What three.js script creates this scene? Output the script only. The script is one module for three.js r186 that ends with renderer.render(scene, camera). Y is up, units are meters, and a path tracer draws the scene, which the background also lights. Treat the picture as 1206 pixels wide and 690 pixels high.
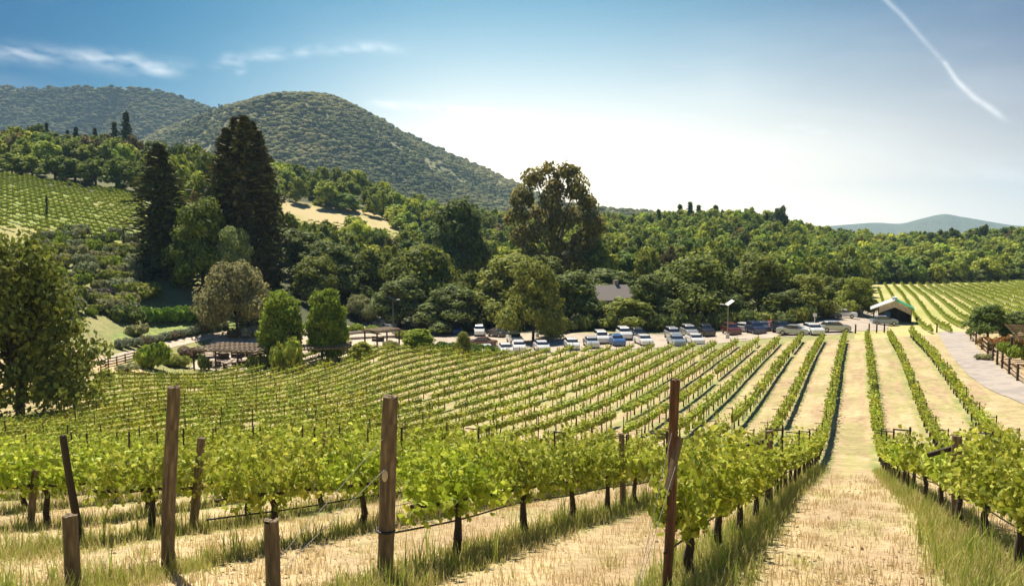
import * as THREE from 'three';
import { mergeGeometries } from 'three/addons/utils/BufferGeometryUtils.js';

// ------------------------------------------------------------------ camera, sky, sun, exposure
const scene = new THREE.Scene();
const EYE = 20, FOC = 946, CX = 603, CY = 345, HOR = 272, PITCH = Math.atan((CY - HOR) / FOC);
const camera = new THREE.PerspectiveCamera(2 * Math.atan(345 / FOC) * 180 / Math.PI, 1206 / 690, 0.1, 30000);
camera.position.set(0, EYE, 0); camera.rotation.x = -PITCH;
scene.add(camera);
const renderer = new THREE.WebGLRenderer({ antialias: true });
renderer.setSize(1024, 585);
renderer.toneMapping = THREE.LinearToneMapping;
renderer.toneMappingExposure = 2.0;
renderer.shadowMap.enabled = true;

const SUN_AZ = -0.44, SUN_EL = 1.03;
const sunDir = new THREE.Vector3(Math.sin(SUN_AZ) * Math.cos(SUN_EL), Math.sin(SUN_EL), -Math.cos(SUN_AZ) * Math.cos(SUN_EL));
const sun = new THREE.DirectionalLight(new THREE.Color(1, 0.92, 0.78), 5);
sun.name = 'sun';
sun.target.position.set(0, 5, -90); sun.position.copy(sun.target.position).addScaledVector(sunDir, 500);
sun.castShadow = true; sun.shadow.mapSize.set(4096, 4096);
Object.assign(sun.shadow.camera, { left: -220, right: 220, top: 220, bottom: -220, near: 10, far: 1500 });
scene.add(sun, sun.target);

// small seeded helpers
function rngOf(seed) { let a = seed >>> 0; return () => { a |= 0; a = a + 0x6D2B79F5 | 0; let t = Math.imul(a ^ a >>> 15, 1 | a); t = t + Math.imul(t ^ t >>> 7, 61 | t) ^ t; return ((t ^ t >>> 14) >>> 0) / 4294967296; }; }
function hash2(i, j) { let h = Math.imul(i, 374761393) + Math.imul(j, 668265263) | 0; h = Math.imul(h ^ h >>> 13, 1274126177); return ((h ^ h >>> 16) >>> 0) / 4294967296; }
function noise2(x, y) { const i = Math.floor(x), j = Math.floor(y), u = x - i, v = y - j, a = u * u * (3 - 2 * u), b = v * v * (3 - 2 * v); return (hash2(i, j) * (1 - a) + hash2(i + 1, j) * a) * (1 - b) + (hash2(i, j + 1) * (1 - a) + hash2(i + 1, j + 1) * a) * b; }
function fbm(x, y, n = 4) { let s = 0, w = 0.5, t = 0; for (let k = 0; k < n; k++) { s += w * noise2(x, y); t += w; w *= 0.5; x = x * 2.03 + 17.1; y = y * 2.03 + 5.7; } return s / t; }
const sstep = (a, b, x) => { const t = Math.min(1, Math.max(0, (x - a) / (b - a))); return t * t * (3 - 2 * t); };
const lerp = (a, b, t) => a + (b - a) * t;
const mix3 = (a, b, t) => [a[0] + (b[0] - a[0]) * t, a[1] + (b[1] - a[1]) * t, a[2] + (b[2] - a[2]) * t];
const clamp = (x, a, b) => Math.min(b, Math.max(a, x));

{ // one computed sky: blue air paling to a white summer haze, thin cirrus streaks and a vapour trail
  const W = 3072, Hh = 1536, d = new Float32Array(W * Hh * 4);
  const deg = 180 / Math.PI;
  const toSky = (px, py) => [Math.atan((px - CX) / FOC) * deg, Math.atan((HOR - py) / FOC * Math.cos(Math.atan((px - CX) / FOC))) * deg];
  const streaks = [
    { pts: [[-60, 66], [20, 66], [110, 74], [190, 84], [250, 82]], w: 0.5, s: 0.26, f: 0.6 },
    { pts: [[70, 70], [160, 72], [215, 92]], w: 0.35, s: 0.2, f: 0.9 },
    { pts: [[245, 84], [280, 74], [330, 68], [420, 60], [500, 62]], w: 0.32, s: 0.26, f: 0.7 },
    { pts: [[262, 72], [285, 78], [292, 94]], w: 0.3, s: 0.25, f: 1 },
    { pts: [[420, 122], [500, 129], [570, 133], [660, 138]], w: 0.28, s: 0.4, f: 0.9 },
    { pts: [[820, 170], [940, 178], [1060, 190], [1206, 212], [1320, 230]], w: 0.7, s: 0.16, f: 0.4 },
    { pts: [[900, 150], [980, 156]], w: 0.3, s: 0.12, f: 0.8 },
    { pts: [[560, 150], [700, 152], [800, 150]], w: 0.35, s: 0.12, f: 0.6 },
  ].map(o => ({ ...o, pts: o.pts.map(p => toSky(...p)) }));
  const trail = [[985, -60], [1010, -22], [1025, 0], [1052, 24], [1076, 50], [1102, 77]].map(p => toSky(...p));
  const trail2 = [[1104, 78], [1118, 98], [1140, 118], [1162, 132], [1186, 150]].map(p => toSky(...p));
  const near = (pts, a, e) => { let m = 1e9, at = 0; for (let k = 0; k + 1 < pts.length; k++) { const [ax, ay] = pts[k], [bx, by] = pts[k + 1], dx = bx - ax, dy = by - ay; const t = clamp(((a - ax) * dx + (e - ay) * dy) / (dx * dx + dy * dy), 0, 1); const q = Math.hypot(a - ax - t * dx, e - ay - t * dy); if (q < m) { m = q; at = (k + t) / (pts.length - 1); } } return [m, at]; };
  const blue = [0.0, 0.035, 0.134], pale = [0.05, 0.336, 0.50], white = [1.28, 1.06, 0.78];
  for (let j = 0; j < Hh; j++) {
    const el = ((j + 0.5) / Hh - 0.5) * 180;
    for (let i = 0; i < W; i++) {
      const th = ((i + 0.5) / W - 0.5) * 2 * Math.PI;           // atan2(z, x)
      let az = Math.atan2(Math.cos(th), -Math.sin(th)) * deg;   // 0 straight ahead, + to the right
      const e = Math.max(el, 0);
      const da = az + 1.3;
      const glow = Math.exp(-((da / (da > 0 ? 34.4 : 15)) ** 2) - Math.pow(e / 9.65, 1.85));
      const band = Math.exp(-((e / 8.1) ** 2)), low = Math.exp(-((e / 3.2) ** 2));
      const wide = Math.exp(-((da / 26.8) ** 2) - ((e / 19.6) ** 2));
      const w = clamp(1.056 * glow * (0.854 + 0.146 * band) + 0.16 * low, 0, 1);
      let c = mix3(blue, pale, clamp(wide + 0.3 * low, 0, 1));
      c = mix3(c, white, w);
      if (Math.abs(az) < 48 && e < 26) {
        let cl = 0;
        for (const s of streaks) { const [q, at] = near(s.pts, az, e); if (q < s.w * 3) { const n = fbm(az * s.f * 1.4 + 40, e * s.f * 5 + az * 0.5, 4); cl += s.s * Math.exp(-((q / s.w) ** 2)) * clamp((n - 0.25) * 2.6, 0, 1.3) * sstep(0, 0.2, at) * sstep(1, 0.8, at); } }
        const veil = clamp((fbm(az * 0.13 + 3, e * 0.5 + az * 0.03, 4) - 0.45) * 1.5, 0, 1) * 0.16 * Math.exp(-(((e - 7) / 6) ** 2));
        const [q1, a1] = near(trail, az, e), [q2, a2] = near(trail2, az, e);
        const tn = 0.6 + 0.7 * fbm(az * 2.4, e * 2.4, 3);
        cl += 0.5 * Math.exp(-((q1 / 0.095) ** 2)) * tn * (1 - 0.7 * a1) + 0.5 * Math.exp(-((q2 / lerp(0.085, 0.16, a2)) ** 2)) * tn * sstep(1, 0.7, a2);
        c = mix3(c, [0.80, 0.80, 0.78], clamp(cl + veil, 0, 0.9));
      }
      d.set([c[0], c[1], c[2], 1], (j * W + i) * 4);
    }
  }
  const sky = new THREE.DataTexture(d, W, Hh, THREE.RGBAFormat, THREE.FloatType);
  sky.mapping = THREE.EquirectangularReflectionMapping; sky.magFilter = THREE.LinearFilter; sky.minFilter = THREE.LinearFilter; sky.needsUpdate = true;
  scene.background = sky; scene.environment = sky;
}
scene.fog = new THREE.FogExp2(new THREE.Color(0.5, 0.78, 1.0), 1.15e-4);

// ------------------------------------------------------------------ naming and building helpers
const V3 = THREE.Vector3;
const taken = new Map();
function numbered(name) { const n = taken.get(name) || 0; taken.set(name, n + 1); return n ? `${name}_${String(n).padStart(3, '0')}` : name; }
function shadow(o) { o.castShadow = true; o.receiveShadow = true; return o; }
function thing(name, label, category, pos, turn = 0, group) {
  const o = new THREE.Group(); o.name = numbered(name); if (pos) o.position.copy(pos); o.rotation.y = turn;
  o.userData = { label, category }; if (group) o.userData.group = group; scene.add(o); return o;
}
function part(name, geo, mat, parent) { const m = shadow(new THREE.Mesh(geo, mat)); m.name = name; parent.add(m); return m; }
function single(name, geo, mat, label, category, group) { const m = shadow(new THREE.Mesh(geo, mat)); m.name = numbered(name); m.userData = { label, category }; if (group) m.userData.group = group; scene.add(m); return m; }
function structure(name, geo, mat) { const m = shadow(new THREE.Mesh(geo, mat)); m.name = numbered(name); m.userData = { kind: 'structure' }; scene.add(m); return m; }
function stuff(name, geo, mat, mats4, colors, label, category) {
  const m = new THREE.InstancedMesh(geo, mat, mats4.length); m.name = numbered(name);
  mats4.forEach((x, i) => { m.setMatrixAt(i, x); if (colors) m.setColorAt(i, colors[i]); });
  m.castShadow = m.receiveShadow = true; m.userData = { kind: 'stuff', label, category }; scene.add(m); return m;
}
const lin = (r, g, b) => new THREE.Color().setRGB(r, g, b);
const std = (r, g, b, rough = 0.85, metal = 0) => new THREE.MeshStandardMaterial({ color: lin(r, g, b), roughness: rough, metalness: metal });
function box(w, h, d, x = 0, y = 0, z = 0, ry = 0, rz = 0, rx = 0) { const g = new THREE.BoxGeometry(w, h, d); if (rx) g.rotateX(rx); if (rz) g.rotateZ(rz); if (ry) g.rotateY(ry); g.translate(x, y, z); return g; }
function bar(a, b, r0, r1 = r0, seg = 6) { const d = new V3().subVectors(b, a), g = new THREE.CylinderGeometry(r1, r0, d.length(), seg); g.translate(0, d.length() / 2, 0); g.applyQuaternion(new THREE.Quaternion().setFromUnitVectors(new V3(0, 1, 0), d.normalize())); g.translate(a.x, a.y, a.z); return g; }
function beam(a, b, w, h) { const d = new V3().subVectors(b, a), L = d.length(), g = new THREE.BoxGeometry(w, h, L); const m = new THREE.Matrix4().lookAt(b, a, new V3(0, 1, 0)); g.applyMatrix4(m); g.translate((a.x + b.x) / 2, (a.y + b.y) / 2, (a.z + b.z) / 2); return g; }

// a point on the ray of a picture point at a depth (metres along the view's ground direction)
const cP = Math.cos(PITCH), sP = Math.sin(PITCH);
function ray(px, py) { const xc = (px - CX) / FOC, yc = (CY - py) / FOC; return new V3(xc, yc * cP - sP, -(cP + yc * sP)); }
function P(px, py, Z) { const d = ray(px, py); return new V3(0, EYE, 0).addScaledVector(d, -Z / d.z); }
function toPx(v) { const y = v.y - EYE, z = -v.z, f = z * cP - y * sP, u = y * cP + z * sP; return [CX + FOC * v.x / f, CY - FOC * u / f]; }

// ------------------------------------------------------------------ terrain: a thin plate through surveyed points
const TP = [];
const cA = (X, Z) => Math.atan2(X, Z) * 2.6, cL = r => Math.log(Math.max(r, 1.5));
function ctl(X, Z, drop) { TP.push([cA(X, Z), cL(Math.hypot(X, Z)), drop]); }
function ctlPx(px, py, Z) { const v = P(px, py, Z); ctl(v.x, Z, EYE - v.y); }
for (const Z of [1.5, 3, 5.5, 8.5, 12.5, 18, 25, 33]) for (const t of [-0.8, -0.4, 0, 0.4, 0.8]) { ctl(t * Z, Z, 1.62 + 0.25 * Z - (t < -0.5 ? 0.1 : 0)); }
// right of the field (along the long straight alley), middle, left
for (const [Z, d] of [[41, 11.55], [49, 12.2], [58, 12.5], [73, 12.75], [90, 13.5], [107, 14.7]]) ctl(Z * 0.42, Z, d);
for (const [Z, d] of [[41, 11.0], [55, 11.4], [70, 11.75], [85, 12.2], [105, 13.0]]) ctl(Z * 0.63, Z, d);
for (const [Z, d] of [[41, 11.8], [51, 13.1], [60, 14.2], [72, 15.3], [85, 16.2], [98, 16.9], [106, 17.2], [117, 17.8], [128, 18.0], [142, 18.0]]) ctl(0, Z, d);
for (const [Z, d] of [[41, 11.7], [52, 12.9], [65, 14], [80, 15], [95, 15.8], [104, 16.1], [117, 16.7], [130, 16.9]]) ctl(Z * 0.21, Z, d);
for (const [Z, d] of [[41, 11.9], [55, 14.0], [70, 15.7], [85, 17.1], [100, 18.2], [108, 18.5]]) ctl(-Z * 0.42, Z, d);
for (const [Z, d] of [[41, 11.8], [55, 14.0], [66, 15.6], [75, 15.7]]) ctl(-Z * 0.7, Z, d);
for (const [Z, d] of [[100, 17.9], [110, 18.2], [118, 18.2]]) ctl(-Z * 0.22, Z, d);
for (const c of [[905, 393, 122], [997, 389, 118], [1010, 380, 132], [1000, 372, 148], [1048, 385, 136],
  [200, 405, 118], [230, 387, 126], [200, 377, 130], [180, 340, 142], [160, 300, 162], [150, 285, 172], [80, 250, 200], [0, 210, 232], [165, 245, 215], [100, 222, 245], [0, 200, 260],
  [0, 440, 88], [0, 360, 110], [0, 295, 150], [60, 300, 150], [60, 360, 115], [70, 430, 90], [0, 178, 300], [100, 188, 305], [200, 208, 310], [100, 215, 500], [0, 215, 500],
  [277, 388, 128], [300, 337, 150], [330, 305, 190], [340, 278, 290], [390, 256, 330], [430, 243, 365], [340, 214, 430], [420, 224, 430], [500, 256, 430], [250, 235, 300], [420, 270, 650],
  [450, 413, 114], [450, 385, 150], [450, 345, 200], [450, 305, 260], [400, 340, 180],
  [600, 342, 220], [600, 305, 300], [600, 268, 480], [655, 335, 190], [800, 332, 220], [800, 300, 320], [800, 272, 450], [900, 270, 430], [700, 275, 450], [800, 290, 700],
  [950, 333, 250], [950, 305, 350], [950, 285, 450], [1050, 350, 190], [1050, 339, 235], [1050, 303, 400], [1050, 292, 480], [1140, 333, 260], [1140, 290, 450],
  [1206, 375, 130], [1206, 352, 180], [1206, 338, 232], [1206, 310, 330], [1206, 287, 420], [1206, 300, 700], [1050, 310, 700], [1290, 330, 230], [1290, 285, 420], [-90, 170, 300], [-90, 205, 220], [-90, 290, 140]]) ctlPx(...c);
const TW = (() => {
  const n = TP.length, N = n + 3, M = [];
  const phi = r2 => r2 < 1e-12 ? 0 : 0.5 * r2 * Math.log(r2);
  for (let i = 0; i < N; i++) M.push(new Float64Array(N + 1));
  for (let i = 0; i < n; i++) {
    for (let j = 0; j < n; j++) M[i][j] = phi((TP[i][0] - TP[j][0]) ** 2 + (TP[i][1] - TP[j][1]) ** 2) + (i === j ? 0.004 : 0);
    M[i][n] = M[n][i] = 1; M[i][n + 1] = M[n + 1][i] = TP[i][0]; M[i][n + 2] = M[n + 2][i] = TP[i][1]; M[i][N] = TP[i][2];
  }
  for (let c = 0; c < N; c++) {
    let b = c; for (let r = c + 1; r < N; r++) if (Math.abs(M[r][c]) > Math.abs(M[b][c])) b = r;
    [M[c], M[b]] = [M[b], M[c]];
    for (let r = c + 1; r < N; r++) { const f = M[r][c] / M[c][c]; if (f) for (let k = c; k <= N; k++) M[r][k] -= f * M[c][k]; }
  }
  const w = new Float64Array(N);
  for (let r = N - 1; r >= 0; r--) { let s = M[r][N]; for (let k = r + 1; k < N; k++) s -= M[r][k] * w[k]; w[r] = s / M[r][r]; }
  return w;
})();
function plate(a, l) { const n = TP.length; let s = TW[n] + TW[n + 1] * a + TW[n + 2] * l; for (let i = 0; i < n; i++) { const r2 = (a - TP[i][0]) ** 2 + (l - TP[i][1]) ** 2; if (r2 > 1e-12) s += TW[i] * 0.5 * r2 * Math.log(r2); } return s; }
const AMAX = 0.72;
function groundY(x, z) {
  const X = x, Z = -z, r = Math.hypot(X, Z), az = Math.atan2(X, Z);
  const ac = clamp(az, -AMAX, AMAX);
  let d = plate(ac * 2.6, cL(Math.min(r, 720)));
  const out = sstep(0.75, 1.6, Math.abs(az));
  if (out > 0) d = lerp(d, clamp(1.62 + 0.25 * r * Math.cos(az), -40, 12), out);
  if (r > 560) d = lerp(d, 24, sstep(560, 950, r));
  d += (fbm(x * 0.22 + 50, z * 0.22 + 9, 2) - 0.5) * 0.16 * sstep(1, 8, r) * sstep(260, 90, r);
  return EYE - d;
}
const onGround = (x, z, dy = 0) => new V3(x, groundY(x, z) + dy, z);
function G(px, py) { // where the ray of a picture point meets the ground
  const d = ray(px, py), o = new V3(0, EYE, 0), f = t => EYE + d.y * t - groundY(d.x * t, d.z * t);
  let t0 = 2, t1 = 2; while (t1 < 900) { t1 = t0 * 1.01; if (f(t1) < 0) break; t0 = t1; }
  for (let k = 0; k < 24; k++) { const m = (t0 + t1) / 2; if (f(m) < 0) t1 = m; else t0 = m; }
  const v = o.addScaledVector(d, t1); v.y = groundY(v.x, v.z); return v;
}
const atDepth = (px, Z) => onGround((px - CX) / FOC * Z, -Z);

// rows of the near vineyard: p across the rows, q along them
const TH = 23.45 * Math.PI / 180, rs = Math.sin(TH), rc = Math.cos(TH), SP = 2.7, P0 = -1.54;
const rowXZ = (p, q) => { if (p > 0) p += 0.6 * sstep(26, 9, q); return [p * rc + q * rs, p * rs - q * rc]; };
const qEnd = p => p > P0 ? 116 + 0.45 * (p - P0) : 115.5 + 0.3 * (p - P0);
const inVine = (p, q) => p > -76 && p < 8 && q > 4 && q < qEnd(p) + 0.6;

// ------------------------------------------------------------------ ground sheets
const STRAW = [0.40, 0.305, 0.165], SOIL = [0.29, 0.205, 0.115], GREEN = [0.15, 0.19, 0.045], DRY = [0.31, 0.275, 0.105];
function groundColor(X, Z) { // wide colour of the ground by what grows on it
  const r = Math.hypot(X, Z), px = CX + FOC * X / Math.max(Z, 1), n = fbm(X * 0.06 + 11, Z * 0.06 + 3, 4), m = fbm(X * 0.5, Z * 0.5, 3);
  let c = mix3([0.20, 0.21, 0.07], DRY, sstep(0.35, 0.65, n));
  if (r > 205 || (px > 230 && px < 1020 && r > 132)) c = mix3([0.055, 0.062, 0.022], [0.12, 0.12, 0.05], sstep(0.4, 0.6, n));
  if (px < 330 && Z > 128 && r < 265) c = mix3([0.22, 0.255, 0.06], [0.30, 0.275, 0.095], sstep(0.45, 0.65, n));
  if (px < 260 && Z > 80 && Z < 160) c = mix3(c, mix3([0.17, 0.20, 0.05], [0.28, 0.24, 0.10], m), 0.9);
  if (px > 318 && px < 475 && r > 280 && r < 362) c = mix3([0.44, 0.35, 0.17], [0.32, 0.30, 0.10], sstep(0.46, 0.6, n));
  if (px > 1010 && Z > 105 && Z < 275) c = mix3([0.40, 0.35, 0.14], [0.30, 0.30, 0.085], sstep(0.4, 0.65, n));
  if (px < 180 && Z < 100 && Z > 60) c = mix3([0.50, 0.36, 0.20], [0.40, 0.31, 0.15], m);
  return c;
}
function fieldColor(X, Z) {
  const p = X * rc - Z * rs, q = X * rs + Z * rc;
  let c = groundColor(X, Z);
  if (p > 5 && Z > 3 && Z < 110 && p < 60) c = mix3(mix3(STRAW, DRY, fbm(X * 0.2, Z * 0.2, 3)), SOIL, 0.25);
  if (p > -78 && p < 8.6 && q > -30 && q < qEnd(p) + 1.5) {
    const k = Math.round((p - P0) / SP), dp = p - (P0 + k * SP);
    const patch = fbm(p * 0.33 + 4, q * 0.12 + 8, 3), fine = fbm(p * 2.1, q * 1.3, 3);
    c = mix3(STRAW, SOIL, 0.8 * sstep(0.40, 0.68, fbm(p * 0.9 + 31, q * 0.22, 4)));
    const wheel = Math.exp(-(((Math.abs(dp) - 0.72) / 0.16) ** 2));
    c = mix3(c, SOIL, 0.28 * wheel * fine);
    const mid = Math.exp(-(((Math.abs(dp) - 1.35) / 0.35) ** 2));
    c = mix3(c, DRY, 0.55 * mid * sstep(0.42, 0.6, patch));
    c = mix3(c, mix3(GREEN, DRY, 0.55), 0.5 * sstep(0.54, 0.68, fbm(p * 0.7 + 60, q * 0.3 + 7, 4)));
    const width = 0.30 + 0.5 * patch + 0.25 * (fine - 0.5);
    const g = sstep(width + 0.16, width - 0.16, Math.abs(dp - 0.12));
    c = mix3(c, mix3(GREEN, DRY, 0.25 + 0.6 * sstep(0.35, 0.7, fine)), g * (0.45 + 0.5 * sstep(0.3, 0.6, patch)));
    if (k < -5) c = mix3(c, mix3(GREEN, DRY, 0.6), 0.28 * sstep(0.4, 0.62, fbm(p * 0.25 + 9, q * 0.25, 3)));
  }
  return c;
}
function paintMap(x0, x1, z0, z1, W, Hh, fineScale, seed, strokes) {
  const d = new Uint8Array(W * Hh * 4), lum = new Float32Array(W * Hh), r = rngOf(seed);
  for (let s = 0; s < strokes; s++) { // scattered straw and stalks
    let x = r() * W, y = r() * Hh; const a = r() * Math.PI * 2, L = 4 + r() * 13, v = (r() - 0.42) * 0.5, dx = Math.cos(a), dy = Math.sin(a);
    for (let k = 0; k < L; k++) { const i = x | 0, j = y | 0; if (i >= 0 && j >= 0 && i < W && j < Hh) lum[j * W + i] = lum[j * W + i] * 0.4 + v; x += dx; y += dy; }
  }
  const enc = v => { v = clamp(v, 0, 1); return 255 * (v <= 0.0031308 ? 12.92 * v : 1.055 * Math.pow(v, 1 / 2.4) - 0.055); };
  const bump = new Uint8Array(W * Hh * 4);
  for (let j = 0; j < Hh; j++) { const Z = z0 + (j + 0.5) / Hh * (z1 - z0);
    for (let i = 0; i < W; i++) { const X = x0 + (i + 0.5) / W * (x1 - x0), c = fieldColor(X, Z), k = j * W + i;
      const n = noise2(X * fineScale, Z * fineScale) * 0.5 + noise2(X * fineScale * 2.7, Z * fineScale * 2.7) * 0.5, f = (0.72 + 0.56 * n) * (1 + lum[k]);
      d[k * 4] = enc(c[0] * f); d[k * 4 + 1] = enc(c[1] * f); d[k * 4 + 2] = enc(c[2] * f * (0.95 + 0.1 * n)); d[k * 4 + 3] = 255;
      const b = clamp(128 + 150 * (n - 0.5) + 130 * lum[k], 0, 255); bump[k * 4] = bump[k * 4 + 1] = bump[k * 4 + 2] = b; bump[k * 4 + 3] = 255; } }
  const t = new THREE.DataTexture(d, W, Hh); t.colorSpace = THREE.SRGBColorSpace; const b = new THREE.DataTexture(bump, W, Hh);
  for (const q of [t, b]) { q.magFilter = THREE.LinearFilter; q.minFilter = THREE.LinearMipmapLinearFilter; q.generateMipmaps = true; q.needsUpdate = true; }
  return [t, b];
}
const RINGS = [1.2]; while (RINGS[RINGS.length - 1] < 900) RINGS.push(RINGS[RINGS.length - 1] * 1.0165);
for (const r of [1050, 1400, 2000, 3000, 4400, 6000]) RINGS.push(r);
const AZ = []; for (let a = -46; a <= 46.001; a += 0.25) AZ.push(a); for (let a = 50; a < 314; a += 5) AZ.push(a);
const nA = AZ.length, nR = RINGS.length, NF = 369;
const gridPos = new Float32Array(nA * nR * 3);
RINGS.forEach((r, j) => AZ.forEach((a, i) => { const t = a * Math.PI / 180, x = Math.sin(t) * r, z = -Math.cos(t) * r, k = (j * nA + i) * 3; gridPos[k] = x; gridPos[k + 1] = groundY(x, z); gridPos[k + 2] = z; }));
{
  const g = new THREE.BufferGeometry(), pos = new Float32Array(nA * nR * 3 + 3), col = new Float32Array(nA * nR * 3 + 3), idx = [];
  pos.set(gridPos); pos.set([0, EYE - 1.62, 0], nA * nR * 3);
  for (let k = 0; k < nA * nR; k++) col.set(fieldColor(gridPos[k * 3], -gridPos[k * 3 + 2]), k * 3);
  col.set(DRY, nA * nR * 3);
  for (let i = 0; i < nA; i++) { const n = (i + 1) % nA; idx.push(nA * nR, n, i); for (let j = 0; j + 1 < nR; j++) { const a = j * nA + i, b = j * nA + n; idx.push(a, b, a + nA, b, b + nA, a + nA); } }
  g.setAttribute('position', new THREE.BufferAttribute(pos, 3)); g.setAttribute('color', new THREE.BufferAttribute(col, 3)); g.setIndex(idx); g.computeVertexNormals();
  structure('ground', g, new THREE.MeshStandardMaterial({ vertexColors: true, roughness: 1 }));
}
function sheet(name, r0, r1, lift, x0, x1, z0, z1, maps, bumpScale) { // the same triangles as the ground, a little above it
  const g = new THREE.BufferGeometry(), j0 = RINGS.findIndex(r => r >= r0), j1 = RINGS.findIndex(r => r >= r1), pos = [], uv = [], idx = [];
  for (let j = j0; j <= j1; j++) for (let i = 0; i < NF; i++) { const k = (j * nA + i) * 3, x = gridPos[k], z = gridPos[k + 2]; pos.push(x, gridPos[k + 1] + lift, z); uv.push((x - x0) / (x1 - x0), (-z - z0) / (z1 - z0)); }
  for (let j = 0; j < j1 - j0; j++) for (let i = 0; i + 1 < NF; i++) { const a = j * NF + i; idx.push(a, a + 1, a + NF, a + 1, a + NF + 1, a + NF); }
  g.setAttribute('position', new THREE.Float32BufferAttribute(pos, 3)); g.setAttribute('uv', new THREE.Float32BufferAttribute(uv, 2)); g.setIndex(idx); g.computeVertexNormals();
  return structure(name, g, new THREE.MeshStandardMaterial({ map: maps[0], bumpMap: maps[1], bumpScale, roughness: 1 }));
}
sheet('field_soil', 24, 150, 0.012, -112, 112, 0, 152, paintMap(-112, 112, 0, 152, 2048, 2048, 2.2, 5, 120000), 0.06);
sheet('near_field_soil', 2, 25.5, 0.02, -21, 21, 0, 27, paintMap(-21, 21, 0, 27, 2048, 1536, 9, 7, 300000), 0.010);

// ------------------------------------------------------------------ far hills, each a ridge of its own with its wood
function hill(name, sil, Zr, Z0, base, amp, seed, color) {
  const ridge = px => { let k = 0; while (k < sil.length - 2 && px > sil[k + 1][0]) k++; const t = clamp((px - sil[k][0]) / (sil[k + 1][0] - sil[k][0]), 0, 1), a = sil[Math.max(k - 1, 0)][1], b = sil[k][1], c = sil[k + 1][1], e = sil[Math.min(k + 2, sil.length - 1)][1]; return b + 0.5 * t * (c - a + t * (2 * a - 5 * b + 4 * c - e + t * (3 * (b - c) + e - a))); };
  const p0 = sil[0][0], p1 = sil[sil.length - 1][0];
  const at = (px, v) => { // v 0 foot, 1 crest, 1.5 behind
    const Z = v <= 1 ? lerp(Z0, Zr, v) : Zr * (1 + (v - 1) * 0.5), X = (px - CX) / FOC * Z, top = EYE + (HOR - ridge(px)) / FOC * Zr - 7 * (Zr > 1000 ? 1 : 0.6);
    const n = fbm(X / amp + seed, Z / amp * 0.7 + seed, 5) - 0.5, rav = Math.abs(fbm(X / amp * 1.3 + seed + 9, Z / amp * 0.4, 4) - 0.5) * 2;
    const s = v <= 1 ? Math.pow(Math.sin(v * Math.PI / 2), 1.25) : 1 - (v - 1) ** 2 * 1.2;
    const mid = v <= 1 ? 4 * v * (1 - v) : 0;
    let y = base + (top - base) * s * (1 + mid * (0.55 * n - 0.42 * (0.5 - rav)));
    if (v < 1) y = Math.min(y, EYE + (top - EYE) * Z / Zr * (0.965 + 0.035 * v));
    return new V3(X, y, -Z);
  };
  const NU = 140, NV = 56, pos = [], col = [], idx = [], r = rngOf(seed);
  for (let j = 0; j <= NV; j++) for (let i = 0; i <= NU; i++) { const v = at(lerp(p0, p1, i / NU), j / NV * 1.5); pos.push(v.x, v.y, v.z); const k = 0.75 + 0.5 * r(); col.push(color[0] * k, color[1] * k, color[2] * k); }
  for (let j = 0; j < NV; j++) for (let i = 0; i < NU; i++) { const a = j * (NU + 1) + i; idx.push(a, a + 1, a + NU + 1, a + 1, a + NU + 2, a + NU + 1); }
  const g = new THREE.BufferGeometry(); g.setAttribute('position', new THREE.Float32BufferAttribute(pos, 3)); g.setAttribute('color', new THREE.Float32BufferAttribute(col, 3)); g.setIndex(idx); g.computeVertexNormals();
  structure(name, g, new THREE.MeshStandardMaterial({ vertexColors: true, roughness: 1 }));
  return { at, p0, p1 };
}
const mountain = hill('mountain', [[90, 215], [150, 178], [200, 152], [250, 134], [300, 119], [330, 112], [360, 111], [395, 115], [430, 131], [470, 152], [520, 175], [560, 192], [600, 210], [640, 226], [680, 243], [720, 256], [770, 270]], 1900, 900, -6, 340, 3, [0.17, 0.165, 0.06]);
const farRidge = hill('far_ridge', [[-260, 108], [-80, 105], [0, 103], [60, 104], [120, 103], [150, 103], [175, 105], [200, 110], [240, 122], [270, 133], [330, 152], [420, 190]], 2250, 1750, -6, 400, 11, [0.15, 0.15, 0.06]);
const midHill = hill('middle_hill', [[600, 236], [660, 237], [720, 243], [780, 249], [830, 253], [880, 259], [940, 268], [1000, 276]], 1250, 800, -4, 230, 21, [0.08, 0.095, 0.04]);
hill('distant_hill', [[820, 268], [890, 266], [960, 266], [1000, 263], [1030, 261], [1060, 262], [1085, 256], [1110, 251], [1130, 254], [1160, 259], [1190, 264], [1260, 269], [1330, 272]], 5200, 3600, -6, 700, 31, [0.10, 0.12, 0.07]);

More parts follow.
